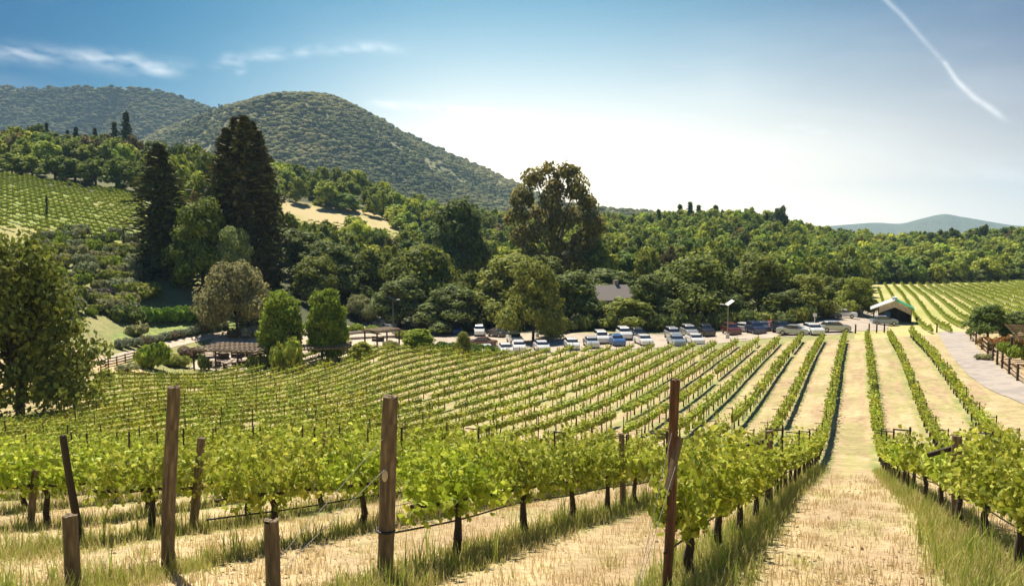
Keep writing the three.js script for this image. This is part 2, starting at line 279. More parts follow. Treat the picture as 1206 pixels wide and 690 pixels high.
// ------------------------------------------------------------------ foliage
function leafMat(r, g, b, trans = 0.36) { return new THREE.MeshPhysicalMaterial({ color: lin(r, g, b), vertexColors: true, roughness: 0.85, specularIntensity: 0.3, transmission: trans, thickness: 0, side: THREE.DoubleSide }); }
class Leaves {
  constructor() { this.p = []; this.c = []; this.i = []; }
  quad(x, y, z, nx, ny, nz, L, W, r, g, b, roll) {
    let tx = -nz, ty = 0.15, tz = nx; let m = Math.hypot(tx, ty, tz) || 1; tx /= m; ty /= m; tz /= m;
    let bx = ny * tz - nz * ty, by = nz * tx - nx * tz, bz = nx * ty - ny * tx; m = Math.hypot(bx, by, bz) || 1; bx /= m; by /= m; bz /= m;
    const cr = Math.cos(roll), sr = Math.sin(roll), ux = tx * cr + bx * sr, uy = ty * cr + by * sr, uz = tz * cr + bz * sr, vx = bx * cr - tx * sr, vy = by * cr - ty * sr, vz = bz * cr - tz * sr;
    const k = this.p.length / 3; const f = 0.22 * W;
    this.p.push(x - ux * L, y - uy * L, z - uz * L, x + vx * W + nx * f, y + vy * W + ny * f, z + vz * W + nz * f, x + ux * L, y + uy * L, z + uz * L, x - vx * W + nx * f, y - vy * W + ny * f, z - vz * W + nz * f);
    for (let q = 0; q < 4; q++) this.c.push(r, g, b);
    this.i.push(k, k + 1, k + 2, k, k + 2, k + 3);
  }
  add(geo, r, g, b) { const k = this.p.length / 3, a = geo.attributes.position; for (let q = 0; q < a.count; q++) { this.p.push(a.getX(q), a.getY(q), a.getZ(q)); this.c.push(r, g, b); } if (geo.index) for (const q of geo.index.array) this.i.push(k + q); else for (let q = 0; q < a.count; q++) this.i.push(k + q); }
  build() { const g = new THREE.BufferGeometry(); g.setAttribute('position', new THREE.Float32BufferAttribute(this.p, 3)); g.setAttribute('color', new THREE.Float32BufferAttribute(this.c, 3)); g.setIndex(this.i); return g; }
}
const unit = r => { const z = 2 * r() - 1, a = r() * 6.2832, s = Math.sqrt(1 - z * z); return [s * Math.cos(a), z, s * Math.sin(a)]; };
function crownLeaves(L, r, lobes, n, size, palette, { core = 0.72, shell = 0.34, hang = 0, long = 1.5, out = 1.25 } = {}) {
  const tot = lobes.reduce((s, l) => s + l[3] * l[4] + l[4] * l[5], 0), seed = r() * 100;
  for (const [cx, cy, cz, rx, ry, rz] of lobes) {
    const m = Math.round(n * (rx * ry + ry * rz) / tot);
    if (core) { const g = new THREE.IcosahedronGeometry(1, 1), a = g.attributes.position; for (let q = 0; q < a.count; q++) { const x = a.getX(q), y = a.getY(q), z = a.getZ(q), f = core * (0.75 + 0.5 * noise2(x * 2.3 + seed + cx, y * 2.3 + z * 1.7)); a.setXYZ(q, cx + x * rx * f, cy + y * ry * f, cz + z * rz * f); } const c = palette[0]; L.add(g, c[0], c[1], c[2]); }
    for (let k = 0; k < m; k++) {
      const d = unit(r); if (d[1] < -0.55 && r() < 0.6) continue;
      const bump = 0.78 + 0.48 * noise2(d[0] * 2.4 + seed + cx * 3, d[1] * 2.4 + d[2] * 2.1 + cz), f = (1 - shell * Math.pow(r(), 1.4)) * bump;
      const x = cx + d[0] * rx * f, y = cy + d[1] * ry * f - hang * r(), z = cz + d[2] * rz * f;
      const e = unit(r); let nx = d[0] * out + e[0] * 0.75, ny = d[1] * out + e[1] * 0.75 + 0.12, nz = d[2] * out + e[2] * 0.75; const q = Math.hypot(nx, ny, nz) || 1;
      const c = mix3(palette[0], palette[1], r()), w = 0.72 + 0.56 * r(), s = size * (0.55 + 0.9 * r());
      L.quad(x, y, z, nx / q, ny / q, nz / q, s * long * 0.6, s * 0.55, c[0] * w, c[1] * w, c[2] * w, hang ? 1.57 + (r() - 0.5) * 0.7 : r() * 6.28);
    }
  }
}
function limbs(list, seg = 6) { return mergeGeometries(list.map(([a, b, r0, r1]) => bar(new V3(...a), new V3(...b), r0, r1, seg))); }
const bark = new THREE.MeshStandardMaterial({ color: lin(0.085, 0.062, 0.045), roughness: 1 });
const barkPale = new THREE.MeshStandardMaterial({ color: lin(0.22, 0.18, 0.14), roughness: 1 });
// every prototype: { trunk, crown, h, w } in metres, base at the origin
function oak(seed, n, size, palette, { h = 11, w = 13, lobesN = 13, low = 0.2, tr = 0.35, opt = {}, lobeS = 0.84 } = {}) {
  const r = rngOf(seed), lobes = [], tl = [], forkY = h * 0.22;
  tl.push([[0, -0.4, 0], [0.1, forkY, 0.05], tr, tr * 0.8]);
  for (let k = 0; k < lobesN; k++) {
    const a = k * 2.4 + r() * 0.8, t = (k + 0.5) / lobesN, y = lerp(low, 0.86, Math.pow(t, 0.8)), env = Math.sqrt(Math.max(0.05, 1 - ((y - 0.42) / 0.6) ** 2)), rad = w / 2 * env * lerp(0.8, 0.34, t) * (0.75 + 0.45 * r()), s = lobeS * w * lerp(0.26, 0.19, t) * (0.72 + 0.6 * r());
    const c = [Math.cos(a) * rad, y * h, Math.sin(a) * rad];
    lobes.push([...c, s, s * (0.72 + 0.2 * r()), s]);
    tl.push([[0.1, forkY * (0.8 + 0.3 * r()), 0.05], [c[0] * 0.8, c[1], c[2] * 0.8], tr * 0.45, tr * 0.12]);
  }
  lobes.push([0, h * 0.52, 0, w * 0.27, h * 0.25, w * 0.27]);
  const L = new Leaves(); crownLeaves(L, r, lobes, n, size, palette, opt);
  return { trunk: limbs(tl), crown: L.build(), h, w };
}
function roundTree(seed, n, size, palette, h = 8.5, w = 6.6) {
  const r = rngOf(seed), lobes = [[0, h * 0.45, 0, w * 0.36, h * 0.38, w * 0.36]];
  for (let k = 0; k < 16; k++) { const a = k * 2.4, y = lerp(0.16, 0.86, k / 15), e = Math.pow(Math.max(0, 1 - Math.abs(y - 0.38) / 0.56), 0.6); lobes.push([Math.cos(a) * w * 0.30 * e, y * h, Math.sin(a) * w * 0.30 * e, w * 0.19 * (0.7 + 0.5 * r()), h * 0.13, w * 0.19]); }
  const L = new Leaves(); crownLeaves(L, r, lobes, n, size, palette, { core: 0.74, out: 0.4, long: 1.8 });
  return { trunk: limbs([[[0, -0.4, 0], [0, h * 0.5, 0], 0.2, 0.1]]), crown: L.build(), h, w };
}
function conifer(seed, h, rad, palette, { levels = 26, per = 7, droop = 0.25, top = 0.75, start = 0.08, size = 0.5, ragged = 0.35, dense = 9, wide = 0.42 } = {}) {
  const r = rngOf(seed), L = new Leaves();
  for (let j = 0; j < levels; j++) {
    const t = j / (levels - 1), y = h * lerp(start, 0.985, t), R = rad * (top < 0 ? 1 - Math.pow(t, -top) : Math.pow(1 - t, top)) * (1 - ragged / 2 + ragged * r()) + 0.12;
    for (let k = 0; k < per; k++) {
      const a = r() * 6.28, len = R * (1 - ragged + ragged * 1.3 * r()), dr = droop * (0.6 + 0.8 * r()), ca = Math.cos(a), sa = Math.sin(a);
      for (let q = 0; q < dense; q++) {
        const u = (q + 0.3 + 0.7 * r()) / dense, x = ca * len * u + (r() - 0.5) * 0.22 * rad * u, z = sa * len * u + (r() - 0.5) * 0.22 * rad * u, yy = y - dr * len * u * u + (r() - 0.5) * h / levels * 1.2;
        const c = mix3(palette[0], palette[1], r()), w = 0.7 + 0.6 * r(), s = size * (0.6 + 0.7 * r()), e = unit(r);
        let nx = e[0] * 0.5, ny = 0.8, nz = e[2] * 0.5; if (r() < 0.45) { nx = e[0]; ny = 0.15; nz = e[2]; } const m = Math.hypot(nx, ny, nz);
        L.quad(x, yy, z, nx / m, ny / m, nz / m, s, s * wide, c[0] * w, c[1] * w, c[2] * w, Math.atan2(z, x) + (r() - 0.5));
      }
    }
  }
  const cone = new THREE.ConeGeometry(rad * 0.52, h * 0.86, 9, 8); cone.translate(0, h * 0.5, 0); const a = cone.attributes.position; for (let q = 0; q < a.count; q++) { const f = 0.7 + 0.6 * r(); a.setX(q, a.getX(q) * f); a.setZ(q, a.getZ(q) * f); } L.add(cone, palette[0][0], palette[0][1], palette[0][2]);
  return { trunk: limbs([[[0, -0.5, 0], [0, h * 0.9, 0], h * 0.016 + 0.05, 0.05]]), crown: L.build(), h, w: rad * 2 };
}
function eucalyptus(seed) {
  const r = rngOf(seed), h = 30, w = 19, lobes = [], tl = [[[0, -0.5, 0], [0.4, 7, 0], 0.85, 0.65]];
  const spots = [[-6.6, 21, 0], [-4.4, 25, 1], [-1.4, 27.4, 0], [2.6, 26.6, -1], [4.8, 23, 1], [7.4, 19.5, 0], [8.2, 15, 1.5], [-7.6, 16.6, 1], [-6.8, 11.8, -1], [6.4, 10.8, 0], [-1, 20, 3], [1.6, 15.6, 4], [-2.6, 13, 3.5], [3.8, 17, -3], [-3.4, 17, -3.5], [0.4, 10, 3.8], [-4.6, 7.5, 1.5], [4.8, 6.8, 2], [0.4, 22.6, -2.4], [7.6, 12.4, -2], [0, 6, 2.5]];
  for (const [x, y, z] of spots) { const s = 1.6 + r() * 1.0; lobes.push([x, y, z, s * 1.1, s * 1.2, s * 1.1]); for (let k = 0; k < 2; k++) lobes.push([x + (r() - 0.5) * 4, y + (r() - 0.5) * 3.6, z + (r() - 0.5) * 4, s * 0.62, s * 0.7, s * 0.62]); tl.push([[0.4 * r(), clamp(y * 0.45, 5, 14), 0], [x * 0.9, y, z * 0.9], 0.28, 0.07]); }
  tl.push([[0.4, 7, 0], [-1.2, 20, 0.4], 0.6, 0.25], [[0.4, 7, 0], [3.2, 18, 0], 0.5, 0.2]);
  const L = new Leaves(); crownLeaves(L, r, lobes, 15000, 0.46, [[0.17, 0.165, 0.045], [0.40, 0.345, 0.10]], { core: 0, shell: 0.8, hang: 0.35, long: 1.7, out: 0.9 });
  return { trunk: limbs(tl, 8), crown: L.build(), h, w };
}
function shrub(seed, n, size, palette, flat = 0.75) { const r = rngOf(seed), lobes = []; for (let k = 0; k < 6; k++) { const a = k * 1.9, q = k ? 0.55 : 0; lobes.push([Math.cos(a) * q, (0.45 + 0.25 * r()) * flat, Math.sin(a) * q, 0.5, 0.45 * flat, 0.5]); } const L = new Leaves(); crownLeaves(L, r, lobes, n, size, palette, { shell: 0.4 }); return { trunk: limbs([[[0, -0.2, 0], [0.05, 0.4, 0], 0.06, 0.04]]), crown: L.build(), h: 1.15 * flat, w: 2.1 }; }

const pal = {
  oak: [[0.12, 0.152, 0.024], [0.29, 0.31, 0.056]], oakLight: [[0.19, 0.222, 0.034], [0.39, 0.40, 0.075]], oakDark: [[0.10, 0.14, 0.032], [0.225, 0.265, 0.06]],
  round: [[0.17, 0.25, 0.02], [0.35, 0.42, 0.05]], olive: [[0.25, 0.25, 0.10], [0.40, 0.39, 0.18]], redwood: [[0.06, 0.068, 0.022], [0.16, 0.142, 0.05]], fir: [[0.035, 0.055, 0.02], [0.075, 0.10, 0.035]],
  brown: [[0.15, 0.125, 0.042], [0.24, 0.185, 0.065]], grey: [[0.22, 0.25, 0.12], [0.36, 0.38, 0.19]], white: [[0.28, 0.30, 0.20], [0.5, 0.5, 0.4]], vine: [[0.225, 0.285, 0.022], [0.68, 0.68, 0.12]],
};
const foliage = leafMat(1, 1, 1, 0.4), foliageThin = leafMat(1, 1, 1, 0.45), needles = leafMat(1, 1, 1, 0.12);
const proto = {
  oakA: oak(101, 8500, 0.36, pal.oak, { h: 15, w: 12, lobesN: 17, low: 0.13 }), oakB: oak(102, 8500, 0.36, pal.oakLight, { h: 16, w: 12, lobesN: 19, low: 0.16 }), oakC: oak(103, 8500, 0.35, pal.oakDark, { h: 15, w: 12, lobesN: 18, low: 0.12 }), oakD: oak(104, 8500, 0.36, pal.oak, { h: 14, w: 14, lobesN: 20, low: 0.15 }),
  midA: oak(111, 1500, 0.62, pal.oak, { h: 11, w: 10, lobesN: 10, low: 0.14 }), midB: oak(112, 1500, 0.62, pal.oakLight, { h: 11, w: 10, lobesN: 10, low: 0.12 }), midC: oak(113, 1500, 0.6, pal.oakDark, { h: 12, w: 10, lobesN: 11, low: 0.12 }), midBrown: oak(114, 1700, 0.55, pal.brown, { h: 10, w: 11, lobesN: 10, low: 0.2 }),
  round: roundTree(121, 9000, 0.21, pal.round), roundB: roundTree(122, 9000, 0.21, pal.round, 8.2, 6.4), olive: oak(123, 11000, 0.26, pal.olive, { h: 8.5, w: 12, lobesN: 17, low: 0.3, tr: 0.25 }),
  redwoodA: conifer(131, 31, 3.1, pal.redwood, { levels: 46, per: 9, droop: 0.6, top: -3.2, start: 0.02, size: 0.5, ragged: 0.34, dense: 13 }), redwoodB: conifer(132, 31, 3.1, pal.redwood, { levels: 46, per: 9, droop: 0.65, top: -4, start: 0.02, size: 0.5, ragged: 0.4, dense: 13 }),
  fir: conifer(133, 22, 3.6, pal.fir, { levels: 34, per: 9, droop: 0.3, top: -1.8, start: 0.03, size: 0.55, ragged: 0.4, dense: 9 }), firSmall: conifer(134, 14, 2.6, pal.fir, { levels: 18, per: 7, droop: 0.3, top: 1.05, size: 0.7, dense: 5, ragged: 0.4 }),
  oakBig: oak(105, 15000, 0.27, pal.oak, { h: 15, w: 14, lobesN: 44, low: 0.1, tr: 0.4, lobeS: 0.62, opt: { core: 0.3, shell: 0.7, out: 0.7 } }),
  cypress: conifer(135, 8, 0.75, pal.fir, { levels: 22, per: 6, droop: -0.6, top: 0.35, start: 0.04, size: 0.32, dense: 4, ragged: 0.3 }),
  euc: eucalyptus(141),
  shrubGrey: shrub(151, 900, 0.16, pal.grey), shrubGreen: shrub(152, 900, 0.16, pal.oakLight), shrubLime: shrub(153, 900, 0.15, pal.round), shrubDark: shrub(154, 900, 0.15, pal.oakDark), shrubWhite: shrub(155, 900, 0.15, pal.white), shrubOlive: shrub(156, 900, 0.16, pal.olive), shrubPink: shrub(157, 700, 0.15, [[0.2, 0.11, 0.09], [0.2, 0.2, 0.08]]), shrubPurple: shrub(158, 700, 0.15, [[0.07, 0.045, 0.06], [0.10, 0.09, 0.06]]), shrubOrange: shrub(159, 700, 0.12, [[0.12, 0.13, 0.03], [0.42, 0.13, 0.03]]),
};
for (const k in proto) { const c = proto[k].crown; c.computeBoundingBox(); const b = c.boundingBox; proto[k].h = b.max.y * 0.985; proto[k].w = 0.95 * (b.max.x - b.min.x + b.max.z - b.min.z) / 2; }
const tints = new Map();
function tinted(base, c) { if (!c) return base; const k = base.uuid + c.join(); if (!tints.has(k)) { const m = base.clone(); m.color.setRGB(...c); tints.set(k, m); } return tints.get(k); }
function plant(kind, name, label, category, base, h, w, group, { turn = 0, tint, mat = foliage, trunkMat = bark } = {}) {
  const p = proto[kind], t = thing(name, label, category, base, turn, group);
  t.scale.set(w / p.w, h / p.h, w / p.w);
  part(category === 'shrub' ? 'stem' : 'trunk', p.trunk, trunkMat, t); part(category === 'shrub' ? 'foliage' : 'crown', p.crown, tinted(mat, tint), t);
  return t;
}
function treeTo(kind, name, label, px, pyTop, wpx, Z, group, o = {}) { // stands on the ground at that depth, reaching up to where the photograph shows its top
  const b = o.base || atDepth(px, Z), D = -b.z, top = P(px, pyTop, D).y, turn = o.turn ?? (px * 7.77 % 6.28);
  const h = Math.max(0.5, top - b.y), w = wpx / FOC * D; return plant(kind, name, label, o.category || 'tree', b, h, kind !== 'oakBig' && /oak|mid/.test(kind) ? Math.max(w, h * 0.72) : w, group, { ...o, turn });
}
console.log('terrain and foliage ready');

// woods on the far hills: a mass nobody could count
{
  const lump = (seed, palette, n) => { const r = rngOf(seed), L = new Leaves(), lobes = [[0, 0.5, 0, 0.5, 0.5, 0.5]]; for (let k = 0; k < 5; k++) { const a = k * 1.26 + r(); lobes.push([Math.cos(a) * 0.3, 0.35 + 0.3 * r(), Math.sin(a) * 0.3, 0.32, 0.3, 0.32]); } crownLeaves(L, r, lobes, n, 0.16, palette, { core: 0.8 }); return L.build(); };
  const lumps = [lump(1, [[1, 1, 1], [1.5, 1.4, 1.3]], 90), lump(2, [[1, 1, 1], [1.5, 1.4, 1.3]], 90)];
  const cone = (() => { const p = conifer(9, 1, 0.2, [[1, 1, 1], [1.4, 1.4, 1.4]], { levels: 9, per: 5, size: 0.09, dense: 3, top: 0.85 }); return p.crown; })();
  const m4 = new THREE.Matrix4(), q = new THREE.Quaternion(), up = new V3(0, 1, 0);
  const wood = (name, label, h, n, size, seed, palette, vMin = 0.03) => {
    const r = rngOf(seed), sets = [[], [], []], cols = [[], [], []];
    for (let k = 0; k < n; k++) {
      const v = vMin + (1.0 - vMin) * Math.pow(r(), 0.8), px = lerp(h.p0 + 4, h.p1 - 4, r()), at = h.at(px, v), s = size * (0.5 + 1.15 * r() * r());
      if (seed === 41 && fbm(at.x / 120 + seed * 3, at.z / 260, 4) > 0.71 && r() < 0.85) continue;
      const con = v < 0.72 && r() < 0.012 + (noise2(at.x / 140, at.z / 140) > 0.7 ? 0.1 : 0), i = con ? 2 : r() < 0.5 ? 0 : 1, patch = fbm(at.x / 190 + seed, at.z / 190, 3);
      q.setFromAxisAngle(up, r() * 6.28); m4.compose(new V3(at.x, at.y - size * 0.12, at.z), q, con ? new V3(s * 1.6, s * 1.4, s * 1.6) : new V3(s * 1.25, s * (0.75 + 0.3 * r()), s * 1.25));
      sets[i].push(m4.clone()); const c = mix3(palette[0], palette[1], clamp(0.5 + (patch - 0.5) * 2.4 + (r() - 0.5) * 0.8, 0, 1)), w = con ? 0.55 : 0.75 + 0.5 * r(); cols[i].push(lin(c[0] * w, c[1] * w, c[2] * w));
    }
    sets.forEach((m, i) => m.length && stuff(i === 2 ? name + '_conifers' : name, i === 2 ? cone : lumps[i], i === 2 ? needles : foliage, m, cols[i], i === 2 ? label.replace('oak woods', 'conifers scattered') : label, 'forest'));
  };
  wood('mountain_forest', 'hazy green oak woods covering the rounded mountain behind the valley', mountain, 32000, 7.2, 41, [[0.14, 0.165, 0.045], [0.34, 0.32, 0.11]]);
  wood('far_ridge_forest', 'blue green oak woods on the long far ridge behind the mountain', farRidge, 16000, 9, 42, [[0.12, 0.145, 0.045], [0.28, 0.27, 0.095]], 0.2);
  wood('middle_hill_forest', 'pale oak woods on the low hill beyond the wooded ridge', midHill, 5000, 8, 43, [[0.09, 0.115, 0.032], [0.2, 0.21, 0.07]], 0.2);
}

// ------------------------------------------------------------------ the near vineyard
const wood = (() => { // weathered timber with grain along v
  const W = 64, Hh = 512, d = new Uint8Array(W * Hh * 4);
  for (let j = 0; j < Hh; j++) for (let i = 0; i < W; i++) { const g = fbm(i * 0.35 + 3, j * 0.018, 3), k = fbm(i * 0.12, j * 0.05 + 40, 3), v = 0.55 + 0.6 * g * (0.7 + 0.6 * k); const o = (j * W + i) * 4; d[o] = clamp(146 * v, 0, 255); d[o + 1] = clamp(128 * v, 0, 255); d[o + 2] = clamp(106 * v, 0, 255); d[o + 3] = 255; }
  const t = new THREE.DataTexture(d, W, Hh); t.colorSpace = THREE.SRGBColorSpace; t.wrapS = t.wrapT = THREE.RepeatWrapping; t.magFilter = THREE.LinearFilter; t.needsUpdate = true; return t;
})();
const mat = {
  post: new THREE.MeshStandardMaterial({ map: wood, color: lin(0.8, 0.76, 0.66), roughness: 0.95, bumpMap: wood, bumpScale: 0.012 }),
  postRed: new THREE.MeshStandardMaterial({ map: wood, color: lin(0.55, 0.32, 0.2), roughness: 0.8 }),
  rust: std(0.045, 0.03, 0.022, 0.9), wire: std(0.22, 0.21, 0.19, 0.6, 0.4), hose: std(0.02, 0.02, 0.02, 0.6),
  vineTrunk: std(0.05, 0.036, 0.026, 1), vine: leafMat(1, 1, 1, 0.42),
};
function grapeLeaf(L, x, y, z, n, s, c, roll) { // a lobed, cupped blade of seven facets
  const nv = new V3(...n).normalize(), t = new V3(-nv.z, 0.1, nv.x).normalize(), b = new V3().crossVectors(nv, t), k = L.p.length / 3, cr = Math.cos(roll), sr = Math.sin(roll);
  const rim = [[-0.12, -0.42], [-0.5, -0.3], [-0.56, 0.12], [-0.3, 0.3], [0, 0.62], [0.3, 0.3], [0.56, 0.12], [0.5, -0.3], [0.12, -0.42]];
  L.p.push(x, y, z); L.c.push(c[0], c[1], c[2]);
  for (const [a, e] of rim) { const u = (a * cr - e * sr) * s, v = (a * sr + e * cr) * s, w = -0.22 * (a * a + e * e) * s; L.p.push(x + t.x * u + b.x * v + nv.x * w, y + t.y * u + b.y * v + nv.y * w, z + t.z * u + b.z * v + nv.z * w); L.c.push(c[0], c[1], c[2]); }
  for (let q = 1; q < rim.length; q++) L.i.push(k, k + q, k + q + 1);
}
function vineFoliage(seed, n, size, lobed) { // one vine's share of the hedge: 2.05 m along x
  const r = rngOf(seed), L = new Leaves(), A = pal.vine[0], B = pal.vine[1];
  const leaf = (x, y, z, s) => { const e = unit(r), c = mix3(A, B, r() * r() * 1.1), w = 0.75 + 0.5 * r(), C = [c[0] * w, c[1] * w, c[2] * w], nn = [e[0] * 0.8 + Math.sign(z) * 0.3, e[1] * 0.7 + 0.35, e[2] * 0.8 + z * 1.2]; if (lobed) grapeLeaf(L, x, y, z, nn, s, C, r() * 6.28); else { const m = Math.hypot(...nn) || 1; L.quad(x, y, z, nn[0] / m, nn[1] / m, nn[2] / m, s * 0.6, s * 0.5, ...C, r() * 6.28); } };
  const shoots = 16;
  for (let k = 0; k < shoots; k++) {
    const tall = k % 4 === 1; const x0 = lerp(-0.98, 0.98, (k + 0.2 + 0.6 * r()) / shoots), z0 = (r() - 0.5) * 0.12, len = tall ? 0.7 + 0.3 * r() : 0.36 + 0.28 * r(), lx = (r() - 0.5) * 0.35, lz = (r() - 0.5) * 0.55, m = Math.round(n / shoots);
    for (let q = 0; q < m; q++) { const t = Math.pow(r(), 0.85), sp = 0.17 * (1 - 0.45 * t); leaf(x0 + lx * t + (r() - 0.5) * 2 * sp, 0.66 + len * t + (r() - 0.5) * sp * 1.3, z0 + lz * t + (r() - 0.5) * 2.3 * sp, size * (1.15 - 0.5 * t) * (0.7 + 0.6 * r())); }
  }
  if (!lobed) { // the dense heart of the hedge
    const g = new THREE.BoxGeometry(2.05, 0.3, 0.2, 12, 2, 2), a = g.attributes.position; g.translate(0, 0.84, 0);
    for (let q = 0; q < a.count; q++) { const x = a.getX(q), y = a.getY(q), z = a.getZ(q); a.setY(q, 0.84 + (y - 0.84) * (0.4 + 1.1 * noise2(x * 4 + seed, 3))); a.setZ(q, z * (0.4 + 1.2 * noise2(x * 4 + 9, y * 5 + seed))); }
    L.add(g, ...mix3(A, B, 0.4));
  }
  for (let k = 0; k < n * 0.05; k++) leaf((r() - 0.5) * 1.6, 0.5 + 0.2 * r(), (r() - 0.5) * 0.3, size * 0.8);
  return L.build();
}
function vineTrunk(seed) {
  const r = rngOf(seed), pts = []; for (let k = 0; k <= 5; k++) pts.push(new V3((r() - 0.5) * 0.07 * k / 3, -0.08 + 0.8 * k / 5, (r() - 0.5) * 0.05));
  const g = []; for (let k = 0; k < 5; k++) g.push(bar(pts[k], pts[k + 1], 0.062 - 0.006 * k + 0.008 * r(), 0.056 - 0.006 * k, 7));
  const head = pts[5]; let a = head.clone(), b = head.clone();
  for (let k = 1; k <= 3; k++) { const c = new V3(0.33 * k, 0.72 + (r() - 0.5) * 0.05, (r() - 0.5) * 0.05), e = new V3(-0.33 * k, 0.72 + (r() - 0.5) * 0.05, (r() - 0.5) * 0.05); g.push(bar(a, c, 0.03, 0.024, 5), bar(b, e, 0.03, 0.024, 5)); a = c; b = e; }
  return mergeGeometries(g);
}
const vineNear = [0, 1, 2, 3].map(k => vineFoliage(200 + k, 780, 0.088, true)), vineMid = [0, 1, 2].map(k => vineFoliage(210 + k, 230, 0.14, false)), vineFar = [0, 1].map(k => vineFoliage(220 + k, 100, 0.2, false));
const trunks = [0, 1, 2, 3].map(k => vineTrunk(230 + k));
const trunkFar = bar(new V3(0, -0.1, 0), new V3(0.02, 0.72, 0), 0.05, 0.04, 5);
const ROWTURN = Math.PI / 2 - TH;
const inFrame = (v, m = 45) => { if (-v.z < 3.5) return false; const [a, b] = toPx(v); return a > -m && a < 1206 + m && b < 780; };
const treeSpot = atDepth(14, 66);
{
  const r = rngOf(77), all = [], stakes = [];
  for (let k = -27; k <= 3; k++) {
    const p = P0 + k * SP, q0 = k > 0 ? 10.4 : 8.15, end = qEnd(p);
    let i = 0;
    for (let q = q0 + (k === 0 || k >= -2 ? 0 : r()); q < end; q += 2.05, i++) {
      const [x, z] = rowXZ(p, q), v = onGround(x, z);
      if (v.distanceTo(treeSpot) < 4) continue;
      if (inFrame(v)) { if (r() > 0.035 || q < 20) all.push({ v, p, q, k, d: v.distanceTo(camera.position) }); }
      if (i % 3 === 2 && q > 17 && inFrame(rowPoint(p, q + 1), 5)) stakes.push({ v: rowPoint(p, q + 1), d: v.length(), k });
    }
  }
  function rowPoint(p, q) { const [x, z] = rowXZ(p, q); return onGround(x, z); }
  all.sort((a, b) => a.d - b.d);
  const slope = o => { const a = rowPoint(o.p, o.q - 0.9), b = rowPoint(o.p, o.q + 0.9); return (b.y - a.y) / 1.8; };
  const hue = () => { const a = 0.82 + 0.4 * r(), b = r(); return [a * (0.92 + 0.2 * b), a, a * (0.8 + 0.4 * r())]; }, vineMats = [0, 1, 2, 3, 4].map(() => { const m = mat.vine.clone(); m.color.setRGB(...hue()); return m; });
  const farC = [[], []], farM = [[], []], m4 = new THREE.Matrix4(), shear = new THREE.Matrix4(), rot = new THREE.Matrix4();
  all.forEach((o, n) => {
    const s = slope(o), sc = o.d < 17 ? 1.0 + 0.2 * r() : 0.76 + 0.28 * r(), lift = (1 - sc) * 0.7, flip = r() < 0.5 ? Math.PI : 0;
    if (n < 300) {
      const near = o.d < 17;
      const t = thing('grapevine', near ? 'leafy grapevine with dark gnarled trunk behind the tall wooden end posts' : 'grapevine trained low along the wires of the sloping vineyard rows', 'grapevine', o.v, ROWTURN + flip, near ? 'grapevines behind the end posts' : 'grapevines along the rows down the slope');
      const tk = part('trunk', trunks[n % 4], mat.vineTrunk, t); r(); tk.matrixAutoUpdate = false; tk.matrix.set(1, 0, 0, 0, flip ? -s : s, 1, 0, 0, 0, 0, 1, 0, 0, 0, 0, 1);
      const f = part('foliage', near ? vineNear[n % 4] : vineMid[n % 3], vineMats[n * 7 % 5], t);
      f.matrixAutoUpdate = false; shear.set(1, 0, 0, 0, flip ? -s : s, sc, 0, lift, 0, 0, near ? 0.85 + 0.3 * r() : 0.85 + 0.3 * r(), 0, 0, 0, 0, 1); f.matrix.copy(shear);
    } else {
      rot.makeRotationY(ROWTURN + flip).setPosition(o.v); shear.set(1, 0, 0, 0, flip ? -s : s, sc, 0, lift, 0, 0, 0.9 + 0.35 * r(), 0, 0, 0, 0, 1);
      farM[n % 2].push(m4.multiplyMatrices(rot, shear).clone()); farC[n % 2].push(lin(...hue()));
    }
  });
  const withTrunk = g => { const L = new Leaves(); L.p = Array.from(g.attributes.position.array); L.c = Array.from(g.attributes.color.array); L.i = Array.from(g.index.array); L.add(trunkFar, 0.05, 0.036, 0.026); return L.build(); };
  farM.forEach((m, i) => stuff('far_grapevines', withTrunk(vineFar[i]), mat.vine, m, farC[i], 'far rows of grapevines filling the valley floor before the cars', 'vineyard'));
  // thin metal stakes with a short crossarm
  stakes.sort((a, b) => a.d - b.d);
  const shaft = box(0.045, 1.8, 0.045, 0, 0.75, 0), arm = box(0.035, 0.03, 0.42, 0, 1.56, 0.18), shaftSet = [];
  stakes.forEach((o, n) => {
    const lean = (r() - 0.5) * 0.09;
    if (n < 260) { const t = thing('vineyard_stake', o.k >= -3 ? 'dark metal stake with a short crossarm above the vine row' : 'thin dark stake standing in the left vineyard rows', 'stake', o.v, ROWTURN + Math.PI + (r() - 0.5) * 0.2, o.k >= -3 ? 'stakes with crossarms along the rows' : 'stakes in the left rows'); t.rotation.z = lean; part('shaft', shaft, mat.rust, t); if (o.k >= -3) part('crossarm', arm, mat.rust, t); }
    else { rot.makeRotationY(ROWTURN).setPosition(o.v); shaftSet.push(rot.clone()); }
  });
  if (shaftSet.length) stuff('far_vineyard_stakes', shaft, mat.rust, shaftSet, null, 'thin dark stakes in the farthest vineyard rows', 'stake');
}
